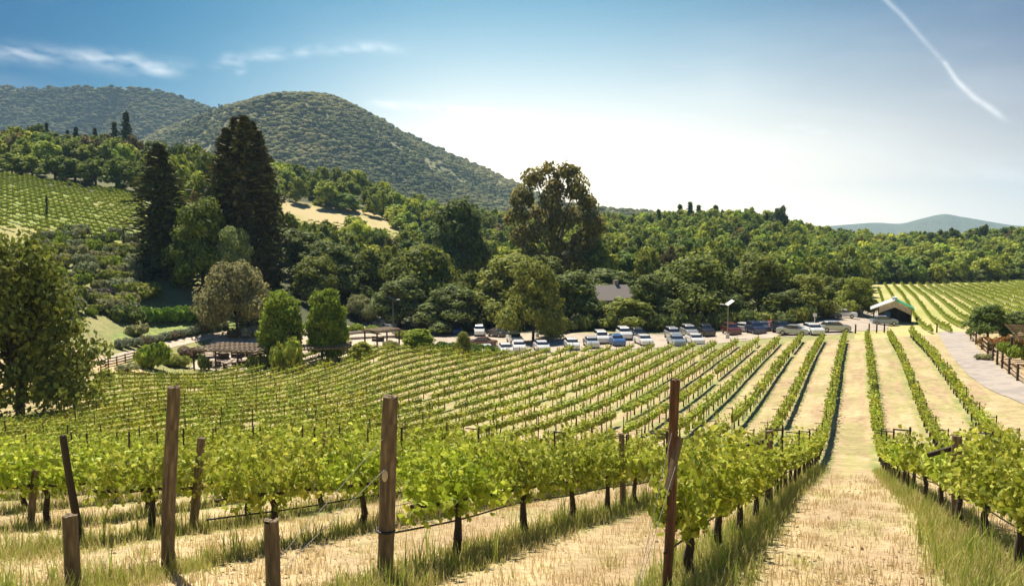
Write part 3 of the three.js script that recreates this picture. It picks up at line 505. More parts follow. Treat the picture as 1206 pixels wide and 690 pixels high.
// wooden end posts, anchors and line posts; each found on its own row
const rowBase = (k, px) => { const p = P0 + k * SP; let best = null, bd = 1e9; for (let q = 2.5; q < 60; q += 0.02) { const [x, z] = rowXZ(p, q); if (-z < 3) continue; const f = -z * cP - (groundY(x, z) - EYE) * sP, d = Math.abs(CX + FOC * x / f - px); if (d < bd) { bd = d; best = [x, z]; } } return onGround(best[0], best[1]); };
function postGeo(h, r0, r1, seed, seg = 12) {
  const g = new THREE.CylinderGeometry(r1, r0, h + 0.25, seg, 10), a = g.attributes.position, r = rngOf(seed); g.translate(0, (h + 0.25) / 2 - 0.25, 0);
  for (let k = 0; k < a.count; k++) { const x = a.getX(k), y = a.getY(k), z = a.getZ(k), f = 0.93 + 0.14 * noise2(Math.atan2(z, x) * 1.6 + seed, y * 3); a.setX(k, x * f + 0.012 * Math.sin(y * 2.3 + seed)); a.setZ(k, z * f); if (y > h - 0.01) a.setY(k, y + (r() - 0.5) * 0.025); }
  const uv = g.attributes.uv; for (let k = 0; k < uv.count; k++) uv.setY(k, uv.getY(k) * h * 0.6); g.computeVertexNormals(); return g;
}
function woodPost(label, base, topPx, topPy, r0, material, name = 'end_post', group, minH) {
  const top = P(topPx, topPy, -base.z), dx = top.x - base.x, h = Math.max(minH || 0.3, top.y - base.y), t = thing(name, label, 'post', base, 0, group);
  t.rotation.z = -Math.atan2(dx, h); part('timber', postGeo(h, r0, r0 * 0.92, base.x * 9 + 50), material, t); t.userData.h = h; return t;
}
const endA = woodPost('reddish brown thin end post beside the bright leafy vine end', rowBase(0, 784), 797, 447, 0.046, mat.postRed);
const endB = woodPost('grey wooden end post with pale knot and black hose tied round it', rowBase(-1, 451), 461, 467, 0.082, mat.post);
const endC = woodPost('tall smooth grey wooden end post with nothing tied round it', rowBase(-2, 197), 203, 455, 0.074, mat.post);
const endD = woodPost('dark slanting end post half hidden by the leftmost vine', rowBase(-3, 96), 72, 512, 0.05, mat.rust);
const stumpA = woodPost('short round anchor post between the two grey end posts', rowBase(-1, 321), 319, 613, 0.062, mat.post, 'anchor_post');
const stumpB = woodPost('short leaning anchor post with split top near the slanting dark post', rowBase(-2, 87), 81, 607, 0.075, mat.post, 'anchor_post');
for (const [k, px, tx, ty, rad, label] of [[0, 906, 906, 507, 0.085, 'square wooden line post rising from the row of the thin red post'], [-1, 733, 733, 511, 0.06, 'brown wooden line post in the row of the knotted post'], [-3, 228, 236, 515, 0.07, 'stout line post with flat top behind the tall smooth post'], [-4, 36, 41, 553, 0.06, 'short line post under the shade of the big left tree'], [-4, 372, 382, 508, 0.05, 'slim leaning post beyond the anchor post'], [1, 1128, 1128, 513, 0.085, 'thick wooden line post in the vine row beside the wide alley']]) {
  const t = woodPost(label, rowBase(k, px), tx, ty, rad, mat.post, 'line_post');
  if (k >= 0) part('crossarm', (() => { const g = beam(new V3(0.02, t.userData.h - 0.22, -0.09), new V3(-0.42, t.userData.h - 0.34, -0.12), 0.05, 0.07); return g; })(), mat.rust, t);
}
part('pale_knot', (() => { const g = new THREE.SphereGeometry(0.04, 10, 8); g.scale(0.75, 1.5, 0.35); g.translate(-0.02, 1.13, 0.075); return g; })(), std(0.55, 0.45, 0.3), endB);
part('hose_tie', (() => { const g = new THREE.TorusGeometry(0.088, 0.012, 6, 16); g.rotateX(Math.PI / 2); g.translate(0, 0.56, 0); return g; })(), mat.hose, endB);
// brace wires from post heads down to the anchors
function braceWire(post, anchor, y0, y1, off) { post.updateMatrixWorld(true); const a = new V3(off, y0, 0.06), b = post.worldToLocal(anchor.clone().add(new V3(off, y1, 0))); part('brace_wire', bar(a, b, 0.0028, 0.0028, 5), mat.wire, post); }
braceWire(endB, stumpA.position, 1.5, 0.42, -0.05); braceWire(endB, stumpA.position, 1.25, 0.4, 0.03);
braceWire(endA, endA.position.clone().add(new V3(-0.62, 0, 1.42)), 1.6, 0.0, -0.03); braceWire(endA, endA.position.clone().add(new V3(-0.7, 0.1, 1.42)), 1.35, 0.0, 0.03);
part('wood_brace', beam(new V3(0.05, 1.55, 0.02), new V3(-0.05, 1.1, 0.1), 0.05, 0.05), mat.post, endA);
// drip hoses and trellis wires of the nearest rows
for (const [k, q0, q1] of [[0, 7, 32], [-1, 6.75, 34], [-2, 7, 30], [1, 9.5, 30]]) {
  const p = P0 + k * SP, line = (dy, sag) => { const pts = []; for (let q = q0; q <= q1; q += 0.7) { const [x, z] = rowXZ(p, q); pts.push(onGround(x, z, dy + sag * Math.sin(q * 1.5 + k))); } return new THREE.CatmullRomCurve3(pts); };
  const where = { 0: 'row of the thin red post', '-1': 'row of the knotted post', '-2': 'row of the tall smooth post', 1: 'row right of the wide alley' }[k];
  single('drip_hose', new THREE.TubeGeometry(line(0.5, 0.018), 80, 0.011, 5), mat.hose, `black drip hose strung below the vines in the ${where}`, 'hose');
  single('trellis_wire', new THREE.TubeGeometry(line(0.78, 0.004), 60, 0.004, 4), mat.wire, `thin steel trellis wire through the vines in the ${where}`, 'wire');
}
// grass and weeds of the near slope: a mass of blades
{
  const tuft = (seed, n, h, spread, wBlade, A, B) => { const r = rngOf(seed), L = new Leaves(); for (let k = 0; k < n; k++) { const a = r() * 6.28, q = spread * Math.sqrt(r()), x = Math.cos(a) * q, z = Math.sin(a) * q, hh = h * (0.5 + 0.7 * r()), lx = (r() - 0.5) * hh * 0.9, lz = (r() - 0.5) * hh * 0.9, w = wBlade * (0.7 + 0.6 * r()), b = r() * 6.28, c = mix3(A, B, r()), o = L.p.length / 3, ux = Math.cos(b) * w, uz = Math.sin(b) * w; L.p.push(x - ux, -0.02, z - uz, x + ux, -0.02, z + uz, x + lx * 0.35 + ux * 0.7, hh * 0.6, z + lz * 0.35 + uz * 0.7, x + lx * 0.35 - ux * 0.7, hh * 0.6, z + lz * 0.35 - uz * 0.7, x + lx, hh, z + lz); for (let s = 0; s < 5; s++) L.c.push(...c); L.i.push(o, o + 1, o + 2, o, o + 2, o + 3, o + 3, o + 2, o + 4); } return L.build(); };
  const kinds = [tuft(301, 14, 0.085, 0.12, 0.004, [0.32, 0.36, 0.07], [0.55, 0.50, 0.16]), tuft(302, 10, 0.15, 0.10, 0.005, [0.34, 0.36, 0.07], [0.66, 0.55, 0.24]), tuft(303, 18, 0.07, 0.16, 0.004, [0.50, 0.39, 0.20], [0.68, 0.54, 0.29]), tuft(304, 8, 0.24, 0.07, 0.006, [0.26, 0.33, 0.05], [0.45, 0.48, 0.11])];
  const sets = [[], [], [], []], r = rngOf(310), m = new THREE.Matrix4(), q = new THREE.Quaternion(), up = new V3(0, 1, 0);
  const put = (i, x, z, s) => { q.setFromAxisAngle(up, r() * 6.28); m.compose(onGround(x, z, 0.015), q, new V3(s, s * (0.7 + 0.6 * r()), s)); sets[i].push(m.clone()); };
  for (let n = 0; n < 44000; n++) {
    const Z = 4.5 + 30 * Math.pow(r(), 1.7), X = (r() - 0.5) * 1.36 * Z, p = X * rc - Z * rs, qq = X * rs + Z * rc, k = Math.round((p - P0) / SP), dp = Math.abs(p - (P0 + k * SP) - 0.12), patch = fbm(p * 0.33 + 4, qq * 0.12 + 8, 3);
    const gw = 0.12 + 0.5 * patch, big = 1 + Z * 0.03;
    if (dp < gw * (0.6 + 0.7 * r()) && r() < sstep(36, 20, Z)) put(r() < 0.62 ? 0 : r() < 0.75 ? 1 : r() < 0.6 ? 3 : 2, X, -Z, big * (0.7 + 0.6 * r()));
    else if (r() < 0.13 * sstep(33, 14, Z)) put(r() < 0.16 * sstep(0.4, 0.6, patch) + 0.03 ? 0 : 2, X, -Z, big * (0.6 + 0.6 * r()));
  }
  for (let n = 0; n < 3400; n++) { // the weedy verge right of the wide alley and under its rows
    const k = [0, 1, 1, -1][n % 4], qq = 6 + 30 * Math.pow(r(), 1.4), p = P0 + k * SP + (k === 1 ? -0.4 + 0.9 * r() : -0.3 + 0.75 * r()), [x, z] = rowXZ(p, qq); if (-z < 4.5) continue;
    put([0, 1, 3, 0, 1][n % 5], x, z, 0.65 + 0.5 * r());
  }
  ['short_grass', 'tall_grass', 'dry_straw', 'weeds'].forEach((nm, i) => stuff(nm, kinds[i], i === 2 ? foliageThin : mat.vine, sets[i], null, ['short green grass under the near vine rows', 'taller half dry grass under the near vine rows', 'pale dry straw littering the vineyard alleys', 'leafy weeds standing along the near vine rows'][i], 'grass'));
}
{ // clods and fallen scraps in the near alleys
  const g = new THREE.IcosahedronGeometry(0.02, 0), a = g.attributes.position, r = rngOf(350), sets = [], cols = [], m = new THREE.Matrix4(), q = new THREE.Quaternion(), e = new THREE.Euler();
  for (let k = 0; k < a.count; k++) { const f = 0.7 + 0.6 * noise2(a.getX(k) * 90, a.getZ(k) * 90 + a.getY(k) * 70); a.setXYZ(k, a.getX(k) * f, a.getY(k) * f * 0.6, a.getZ(k) * f); }
  for (let n = 0; n < 6000; n++) { const Z = 4.6 + 22 * Math.pow(r(), 1.6), X = (r() - 0.5) * 1.36 * Z; if (fbm(X * 0.8 + 3, Z * 0.8, 3) < 0.45) continue; const sc = 0.4 + 1.5 * r() * r(); q.setFromEuler(e.set(r() * 3, r() * 6, r() * 3)); m.compose(onGround(X, -Z, 0.022), q, new V3(sc * (1 + r()), sc, sc)); sets.push(m.clone()); const c = mix3(SOIL, [0.46, 0.37, 0.22], r()), w = 0.7 + 0.5 * r(); cols.push(lin(c[0] * w, c[1] * w, c[2] * w)); }
  stuff('soil_clods', g, new THREE.MeshStandardMaterial({ roughness: 1 }), sets, cols, 'small dry clods and scraps lying in the vineyard alleys', 'soil');
}
console.log('vineyard ready');

// ------------------------------------------------------------------ roads, lot, paths: sheets laid on the ground
function drape(name, A, B, material, lift, nu = 40, nv = 10) { // between two edges given as ground points
  const ca = new THREE.CatmullRomCurve3(A, false, 'centripetal'), cb = new THREE.CatmullRomCurve3(B, false, 'centripetal'), pos = [], uv = [], idx = [];
  for (let i = 0; i <= nu; i++) { const a = ca.getPoint(i / nu), b = cb.getPoint(i / nu); for (let j = 0; j <= nv; j++) { const x = lerp(a.x, b.x, j / nv), z = lerp(a.z, b.z, j / nv); pos.push(x, groundY(x, z) + lift, z); uv.push(x / 6, z / 6); } }
  for (let i = 0; i < nu; i++) for (let j = 0; j < nv; j++) { const a = i * (nv + 1) + j, b = a + nv + 1; idx.push(a, b, a + 1, a + 1, b, b + 1); }
  const g = new THREE.BufferGeometry(); g.setAttribute('position', new THREE.Float32BufferAttribute(pos, 3)); g.setAttribute('uv', new THREE.Float32BufferAttribute(uv, 2)); g.setIndex(idx); g.computeVertexNormals();
  const n = g.attributes.normal; if (n.getY(0) < 0) { for (let k = 0; k < idx.length; k += 3) [idx[k], idx[k + 1]] = [idx[k + 1], idx[k]]; g.setIndex(idx); g.computeVertexNormals(); }
  return structure(name, g, material);
}
function grit(A, B, seed, fine = 60) { const N = 512, d = new Uint8Array(N * N * 4), r = rngOf(seed), enc = v => 255 * Math.pow(clamp(v, 0, 1), 1 / 2.2); for (let j = 0; j < N; j++) for (let i = 0; i < N; i++) { const n = fbm(i / fine, j / fine + seed, 4), k = 0.82 + 0.36 * r(), c = mix3(A, B, sstep(0.35, 0.65, n)), o = (j * N + i) * 4; d[o] = enc(c[0] * k); d[o + 1] = enc(c[1] * k); d[o + 2] = enc(c[2] * k); d[o + 3] = 255; } const t = new THREE.DataTexture(d, N, N); t.colorSpace = THREE.SRGBColorSpace; t.wrapS = t.wrapT = THREE.MirroredRepeatWrapping; t.magFilter = THREE.LinearFilter; t.minFilter = THREE.LinearMipmapLinearFilter; t.generateMipmaps = true; t.needsUpdate = true; return new THREE.MeshStandardMaterial({ map: t, roughness: 0.97 }); }
const gravel = grit([0.34, 0.29, 0.245], [0.26, 0.23, 0.20], 3), lotMat = grit([0.40, 0.33, 0.25], [0.32, 0.265, 0.205], 4), paving = grit([0.54, 0.44, 0.33], [0.38, 0.31, 0.23], 5, 25), lawnMat = grit([0.15, 0.21, 0.04], [0.26, 0.29, 0.07], 6, 40), dirt = grit([0.40, 0.30, 0.19], [0.30, 0.24, 0.13], 8);
const Gs = l => l.map(([a, b]) => G(a, b)), Ds = l => l.map(([a, b]) => atDepth(a, b));
drape('gravel_road', Gs([[1103, 391], [1108, 397], [1115, 410], [1128, 427], [1148, 447], [1172, 462], [1210, 478], [1300, 505]]), Gs([[1136, 391], [1141, 397], [1150, 408], [1160, 418], [1172, 428], [1190, 442], [1212, 454], [1300, 476]]), gravel, 0.05, 60, 8);
drape('road_verge', Gs([[1136, 390], [1141, 396], [1150, 407], [1160, 417], [1172, 427], [1190, 441], [1212, 453], [1300, 475]]), Gs([[1146, 389], [1152, 396], [1160, 405], [1172, 416], [1188, 428], [1206, 441], [1232, 452], [1320, 470]]), dirt, 0.035, 40, 4);
drape('parking_lot', Ds([[488, 130], [560, 111], [620, 113], [700, 113], [800, 114], [900, 116], [985, 114], [1010, 117], [1046, 121]]), Ds([[470, 152], [560, 146], [620, 138], [700, 130], [800, 130], [900, 131], [985, 148], [1020, 168], [1056, 160]]), lotMat, 0.05, 90, 16);
drape('upper_drive', Ds([[425, 143], [460, 140], [490, 132], [545, 118]]), Ds([[425, 160], [460, 158], [495, 146], [556, 128]]), lotMat, 0.06, 30, 10);
drape('garden_path', Gs([[90, 440], [127, 428], [160, 421], [200, 410], [240, 401], [285, 394], [300, 391]]), Gs([[90, 433], [127, 420], [160, 412], [200, 402], [240, 394], [285, 388], [300, 386]]), paving, 0.05, 40, 6);
drape('lawn', Gs([[125, 412], [170, 405], [220, 396], [260, 389], [300, 385]]), Gs([[135, 392], [170, 386], [220, 382], [260, 378], [300, 378]]), lawnMat, 0.045, 40, 8);
drape('patio', Gs([[222, 434], [260, 437], [300, 437], [330, 436], [370, 428], [410, 421], [475, 410]]), Gs([[250, 400], [290, 392], [320, 390], [345, 388], [380, 386], [410, 384], [482, 388]]), paving, 0.055, 60, 16);
console.log('sheets ready');

// ------------------------------------------------------------------ trees that can be told apart
const T = treeTo;
T('oakBig', 'oak_tree', 'big dark leafy oak with drooping crown beside the left vine rows', 4, 270, 200, 66, null, { base: treeSpot, turn: 1 });
T('redwoodB', 'redwood_tree', 'dark narrow redwood standing apart from the clump above the olive tree', 190, 170, 92, 150, null, { mat: needles, tint: [0.95, 1.1, 1] });
for (const [px, top, w, Z] of [[270, 152, 78, 152], [281, 140, 76, 156], [291, 138, 80, 151], [300, 144, 76, 157], [307, 156, 70, 153]]) T(px % 2 ? 'redwoodA' : 'redwoodB', 'redwood_tree', 'tall brown green redwood in the dense clump', px, top, w, Z, 'redwood clump', { mat: needles });
T('fir', 'conifer_tree', 'small brownish conifer at the left foot of the redwood clump', 254, 208, 30, 147, null, { mat: needles, tint: [1.5, 1.3, 1] });
T('oakC', 'evergreen_tree', 'rounded dark evergreen with yellowish top between the two redwood groups', 238, 232, 66, 143, null, { tint: [1.2, 1.2, 0.8] });
T('oakB', 'silver_tree', 'silvery leaved small tree in front of the redwood clump', 275, 266, 36, 141, null, { tint: [1.2, 1.3, 2.6] });
T('olive', 'olive_tree', 'wide grey green olive tree with thin leaning trunk beside the patio', 277, 305, 102, 126, null, { tint: [1, 0.95, 0.9], mat: foliageThin });
T('round', 'lime_tree', 'dense bright green round tree left of its twin beside the pergola', 329, 342, 58, 111, null, {});
T('roundB', 'lime_tree', 'dense bright green round tree right of its twin beside the pergola', 383, 339, 56, 113, null, {});
T('shrubLime', 'fig_tree', 'pale leafy fig below the left round tree', 335, 396, 40, 106, null, { tint: [1.5, 1.3, 1.8] });
const grove = 'oaks of the grove behind the parking lot';
for (const [kind, px, top, w, Z, label, tint] of [
  ['oakC', 345, 268, 86, 170, 'dark oak right of the redwood clump'], ['oakC', 392, 282, 84, 160, 'dark oak behind the right round tree'], ['oakA', 372, 300, 70, 152, 'low oak just behind the round trees'],
  ['oakA', 434, 292, 74, 166, 'rounded oak above the parked white cars'], ['oakD', 498, 288, 112, 160, 'broad bright oak above the white kiosk', [1, 1.02, 0.9]], ['oakC', 470, 325, 84, 152, 'dense oak behind the white kiosk'], ['oakC', 530, 335, 84, 148, 'dense oak right of the white kiosk'],
  ['oakB', 606, 298, 128, 152, 'wide light green oak left of the hidden house', [0.95, 0.95, 0.85]], ['oakA', 560, 318, 70, 158, 'oak between the kiosk oak and the wide light oak'], ['oakC', 668, 318, 92, 141, 'dark oak behind the lot, left of the hidden house'], ['oakA', 640, 300, 80, 172, 'oak under the tall eucalyptus'],
  ['oakC', 716, 316, 82, 160, 'dark oak right above the hidden house roof'], ['oakA', 740, 350, 80, 136, 'round bush like oak in front of the hidden house', [1.2, 1.2, 0.9]], ['oakC', 772, 322, 70, 141, 'narrow dark oak right of the hidden house'], ['oakD', 822, 300, 118, 143, 'broad green oak behind the lamp post', [1, 1.05, 0.95]],
  ['oakA', 703, 352, 44, 139, 'small oak partly hiding the tan house wall'], ['oakC', 790, 355, 60, 138, 'low dark oak at the back of the lot beside the silver car'], ['oakA', 896, 298, 92, 143, 'tall oak right of the lamp post'], ['oakC', 858, 345, 60, 138, 'small dense oak behind the maroon car'], ['oakB', 950, 322, 76, 141, 'light green oak towards the right end of the lot'], ['oakC', 925, 340, 60, 138, 'small dense oak behind the red hatchback'],
  ['oakA', 985, 325, 62, 156, 'oak behind the black sedan'], ['oakB', 1012, 326, 54, 150, 'bright oak next to the green roofed shed', [1.1, 1.15, 0.9]], ['oakC', 965, 352, 44, 142, 'low dark oak behind the black sedan']]) T(kind, 'oak_tree', label, px, top, w, Z, grove, { tint });
T('oakB', 'oak_tree', 'slender oak with a straight dark trunk among the parked white cars', 628, 305, 84, 128, null, {});
T('oakC', 'evergreen_tree', 'broad dark evergreen rising above the kiosk oak', 541, 232, 62, 205, null, {});
T('euc', 'eucalyptus_tree', 'huge olive brown eucalyptus standing above every other tree', 652, 190, 92, 188, null, { trunkMat: barkPale, mat: foliage, turn: 0 });
T('oakB', 'poplar_sapling', 'small light sapling at the edge of the lot left of the maroon car', 545, 390, 26, 112, null, {});
T('oakB', 'leafy_sapling', 'small dark stemmed sapling at the bare corner beside the big oak', 117, 436, 26, 84, null, { tint: [0.9, 0.9, 0.8] });
T('roundB', 'bushy_tree', 'bright bushy small tree above the hedge by the lot', 492, 387, 44, 115, null, { tint: [1.2, 1.15, 1] });
T('olive', 'bushy_tree', 'pale grey round topped tree behind the right round tree', 423, 346, 46, 150, null, { tint: [0.9, 0.95, 0.8] });
T('roundB', 'topiary_tree', 'small clipped round tree on a stem beside the pergola end', 424, 402, 34, 109, null, { tint: [1.5, 1.2, 1.4] });
// left hillside
for (const [px, top, w, Z] of [[-8, 180, 44, 252], [18, 180, 40, 250], [42, 183, 42, 252], [68, 182, 40, 250], [92, 186, 42, 252], [116, 186, 40, 250], [140, 187, 44, 250], [163, 188, 40, 248], [178, 196, 36, 242]]) T(px % 3 ? 'midA' : 'midB', 'oak_tree', 'green round topped oak in the line above the hillside vineyard', px, top, w, Z, 'tree line above the hillside vineyard', { tint: [0.95, 1.05, 0.8] });
for (const [px, top, w, Z] of [[-6, 146, 40, 318], [24, 150, 40, 322], [50, 146, 34, 316], [78, 156, 40, 320], [105, 160, 42, 314], [132, 158, 40, 318], [160, 158, 40, 312], [186, 164, 40, 308], [210, 170, 38, 300]]) T(px % 4 === 2 ? 'midC' : 'midBrown', 'oak_tree', 'brownish oak on the crest above the green tree line', px, top, w, Z, 'brownish oaks on the left crest', {});
for (const [px, top, w, Z] of [[154, 131, 30, 345], [140, 143, 26, 342], [117, 150, 20, 340], [95, 149, 20, 338], [85, 153, 18, 340], [61, 144, 18, 345]]) T('firSmall', 'fir_tree', 'dark pointed fir among the brownish crest oaks', px, top, w, Z, 'firs on the left crest', { mat: needles, tint: [1.6, 1.6, 1.6] });
for (const [kind, px, top, w, Z] of [['midB', 214, 180, 52, 215], ['midB', 240, 200, 46, 200], ['midA', 224, 168, 44, 262], ['midB', 206, 214, 40, 195], ['midA', 244, 176, 40, 250]]) T(kind, 'leafy_tree', 'fresh green tree between the dark redwoods', px, top, w, Z, 'fresh green trees between the redwoods', { tint: [1.1, 1.15, 0.95] });
for (const [px, top, w, Z, label] of [[57, 230, 5.5, 188, 'slim dark cypress in the hillside vineyard'], [0, 208, 6, 205, 'slim dark cypress highest on the hillside vineyard'], [146, 268, 4, 165, 'slim dark cypress at the lower edge of the hillside vineyard']]) T('cypress', 'cypress_tree', label, px, top, w, Z, null, { mat: needles });
{ // grey and green shrubs of the garden slope
  const r = rngOf(402);
  for (let k = 0; k < 190; k++) {
    const px = 40 + 134 * r(), py = 268 + 108 * r(); if (py < 262 + (170 - px) * 0.15 || (px > 158 && py > 322)) continue;
    const b = G(px, py); if (-b.z > 175) continue; const kind = ['shrubGrey', 'shrubLime', 'shrubGreen', 'shrubOlive', 'shrubGrey', 'shrubGreen', 'shrubDark'][k % 7], s = 1.6 + 3.0 * r();
    plant(kind, 'garden_shrub', { shrubGrey: 'grey green rounded shrub on the garden slope', shrubGreen: 'mid green rounded shrub on the garden slope', shrubLime: 'lime green rounded shrub on the garden slope', shrubOlive: 'yellowish shrub on the garden slope', shrubDark: 'dark green shrub on the garden slope' }[kind], 'shrub', b, s * 0.62, s, 'shrubs on the garden slope', { turn: r() * 6 });
  }
  for (const [px, py, s, h, kind, label] of [[142, 343, 5.4, 2.4, 'shrubGrey', 'wide grey shrub above the lawn'], [168, 352, 6, 3, 'shrubGreen', 'large soft green shrub above the lawn'], [118, 350, 4.4, 1.6, 'shrubPurple', 'purple leaved shrub on the garden slope'], [162, 397, 3.4, 2, 'shrubOlive', 'yellowish round shrub at the lawn edge'], [150, 380, 5, 3, 'shrubDark', 'dark shrub at the left end of the lawn'], [178, 434, 4.6, 3.4, 'shrubLime', 'bright round bush below the path fence'], [207, 432, 3.6, 1.8, 'shrubGreen', 'low green bush right of the bright round bush'], [150, 438, 2.8, 1, 'shrubOlive', 'low dull bush under the path fence'], [222, 420, 3.6, 1.6, 'shrubPink', 'reddish shrub at the left end of the pergola'], [276, 398, 2.4, 1.4, 'shrubPink', 'reddish shrub where the path meets the patio'], [293, 398, 3, 1.8, 'shrubWhite', 'white flowering bush beside the left round tree'], [312, 432, 3.4, 1.6, 'shrubGreen', 'low green bush at the patio edge'], [418, 390, 3.2, 1.3, 'shrubLime', 'low lime mound in the upper garden'], [437, 392, 3.2, 1.3, 'shrubLime', 'second lime mound in the upper garden'], [400, 414, 2.6, 1.2, 'shrubOlive', 'yellowish mound behind the pergola'], [432, 380, 3.4, 1.5, 'shrubPink', 'rosy shrub above the lime mounds'], [447, 386, 3, 1.4, 'shrubWhite', 'white flowering shrub above the lime mounds'], [478, 399, 3.6, 1.6, 'shrubGreen', 'green bush left of the bushy small tree'], [460, 412, 2.6, 1.4, 'shrubOlive', 'dull bush at the end of the terrace']]) plant(kind, 'garden_bush', label, 'shrub', G(px, py), h, s, null, { turn: px });
  for (let k = 0; k < 15; k++) { const px = 142 + k * 8.6, py = 411 - k * 1.75; plant('shrubWhite', 'rose_bush', 'white flowering rose bush in the row along the garden path', 'shrub', G(px, py), 1.1 + 0.4 * r(), 1.8, 'rose bushes along the path', { turn: k * 2, tint: k % 4 === 3 ? [0.7, 0.55, 0.4] : [0.8, 0.85, 0.7] }); }
  for (let k = 0; k < 9; k++) { const px = 176 + k * 8.2; plant('shrubDark', 'tall_hedge', 'clipped green hedge section behind the lawn', 'shrub', G(px, 380 - k * 0.2), 2.3 + 0.5 * r(), 2.9, 'hedge behind the lawn', { turn: k, tint: [1.3, 1.7, 1] }); }
  for (let k = 0; k < 7; k++) plant('shrubDark', 'low_hedge', 'dark clipped hedge section at the lot edge', 'shrub', atDepth(522 + k * 9.5, 117 - k * 0.6), 1.7, 2.4, 'hedge at the lot edge', { turn: k, tint: [1, 1.2, 0.9] });
  for (let k = 0; k < 24; k++) { const px = 642 + k * 13.4 + 5 * r(); if (px > 700 && px < 716) continue; plant(['shrubDark', 'shrubGreen', 'shrubDark'][k % 3], 'understory_bush', 'leafy bush along the back of the parking lot', 'shrub', atDepth(px, 133.5 + 2.5 * r()), 2.0 + 1.6 * r(), 3.6 + 1.4 * r(), 'bushes along the back of the lot', { turn: k }); }
  for (const [px, py] of [[240, 436], [297, 437]]) plant('shrubDark', 'column_shrub', 'dark upright clipped shrub at the pergola foot', 'shrub', G(px, py), 2.3, 1.6, 'upright shrubs at the pergola');
}
{ // wooded ridge and slopes between the grove and the mountain: the larger trees singly, the rest as one wood
  const r = rngOf(500), spots = [];
  const region = (n, p0, p1, z0, z1, h0, h1, ok, colour) => { const got = []; for (let k = 0; k < n * 6 && got.length < n; k++) { const px = lerp(p0, p1, r()), Z = Math.exp(lerp(Math.log(z0), Math.log(z1), r())); if (ok && !ok(px, Z)) continue; const x = (px - CX) / FOC * Z, w = lerp(6.5, 11.5, r()); if (got.some(q => Math.hypot(q.x - x, q.z + Z) < (q.w + w) * 0.30)) continue; got.push({ x, z: -Z, w, h: lerp(h0, h1, r()), colour }); } spots.push(...got); };
  const golden = (px, Z) => !(px > 322 && px < 470 && Z > 282 && Z < 345 - Math.max(0, px - 430) * 0.6);
  region(330, 300, 720, 200, 520, 7, 12, golden, 0);
  region(150, 225, 340, 190, 420, 7, 12, golden, 0);
  region(620, 690, 1020, 185, 540, 7, 12.5, null, 1);
  region(420, 1010, 1300, 262, 540, 6.5, 11, null, 1);
  region(260, -100, 260, 275, 520, 7, 11, (px, Z) => Z > 262 + Math.max(0, 100 - px) * 0.2, 2);
  spots.forEach(o => { o.d = Math.hypot(o.x, o.z); });
  spots.sort((a, b) => a.d - b.d);
  const near = spots.filter((o, i) => i < 170), rest = spots.slice(170);
  const hues = [[1.2, 1.2, 0.95], [1.45, 1.4, 0.95], [0.95, 1, 0.95], [1.2, 1.2, 0.95], [1.1, 1.25, 1]];
  near.forEach((o, i) => { const kind = ['midA', 'midB', 'midC', 'midA', 'midBrown'][Math.floor(r() * 4.12)]; plant(kind, 'oak_tree', o.x < 60 ? 'round crowned oak on the wooded slope behind the grove' : 'round crowned oak on the wooded ridge beyond the lot', 'tree', onGround(o.x, o.z), o.h, o.w * 1.05, o.x < 60 ? 'oaks on the slope behind the grove' : 'oaks on the wooded ridge', { turn: r() * 6.28, tint: hues[i % 5] }); });
  const sets = {}, m = new THREE.Matrix4(), q = new THREE.Quaternion();
  for (const o of rest) { const k = ['midA', 'midB', 'midC', 'midA', 'midBrown'][Math.floor(r() * (o.colour === 2 ? 5 : 4.1))], p = proto[k], g = groundY(o.x, o.z); q.setFromAxisAngle(new V3(0, 1, 0), r() * 6.28); m.compose(new V3(o.x, g - 0.4, o.z), q, new V3(o.w * 1.1 / p.w, o.h / p.h, o.w * 1.1 / p.w)); (sets[k] ||= { m: [], c: [] }).m.push(m.clone()); const h = hues[Math.floor(r() * 5)], s = 0.95 + 0.6 * r(); sets[k].c.push(lin(h[0] * s, h[1] * s, h[2] * s)); }
  for (const k in sets) stuff('ridge_forest', proto[k].crown, foliage, sets[k].m, sets[k].c, 'unbroken oak wood on the upper slopes below the mountain', 'forest');
  for (const [px, top, w, Z, label] of [[775, 246, 24, 420], [800, 240, 26, 430], [812, 237, 26, 425], [822, 241, 24, 430], [842, 241, 28, 420], [868, 247, 20, 425], [788, 248, 22, 430], [832, 249, 22, 428], [760, 249, 20, 440]]) T('firSmall', 'fir_tree', 'blue green fir on the crest of the wooded ridge', px, top, w, Z, 'firs on the ridge crest', { mat: foliage, tint: [3.6, 3.4, 2.8] });
  T('midC', 'crest_tree', 'dense dark tree standing tall on the ridge crest', 918, 242, 24, 400, null, { tint: [0.9, 0.95, 1] });
  T('firSmall', 'crest_conifer', 'thin bare conifer beside the dense crest tree', 888, 248, 7, 410, null, { mat: needles }); T('firSmall', 'crest_conifer', 'short conifer next to the dense crest tree', 902, 250, 12, 405, null, { mat: needles });
  T('midC', 'dark_pine', 'dark brownish pine on the ridge slope above the lamp post', 872, 270, 36, 300, null, { tint: [1, 0.95, 1] }); T('firSmall', 'dark_pine', 'brown pine low on the ridge slope right of the eucalyptus', 796, 276, 30, 290, null, { mat: needles, tint: [1.8, 1.5, 1.2] });
  for (const [px, top, w, Z] of [[1146, 268, 12, 400], [1158, 264, 12, 405], [1110, 270, 14, 400], [1122, 268, 12, 402], [1098, 273, 12, 398]]) T('midC', 'crest_tree', 'dark tree in the short line on the right crest', px, top, w, Z, 'tree line on the right crest', {});
  for (let k = 0; k < 16; k++) { const px = 1062 + k * 10.5; T(k % 3 ? 'midA' : 'midC', 'oak_tree', 'dark oak bordering the top of the right hillside vineyard', px, 316 - 0.4 * (k % 4), 26, 262 + 8 * r(), 'oaks above the right vineyard', {}); }
}
console.log('trees ready');
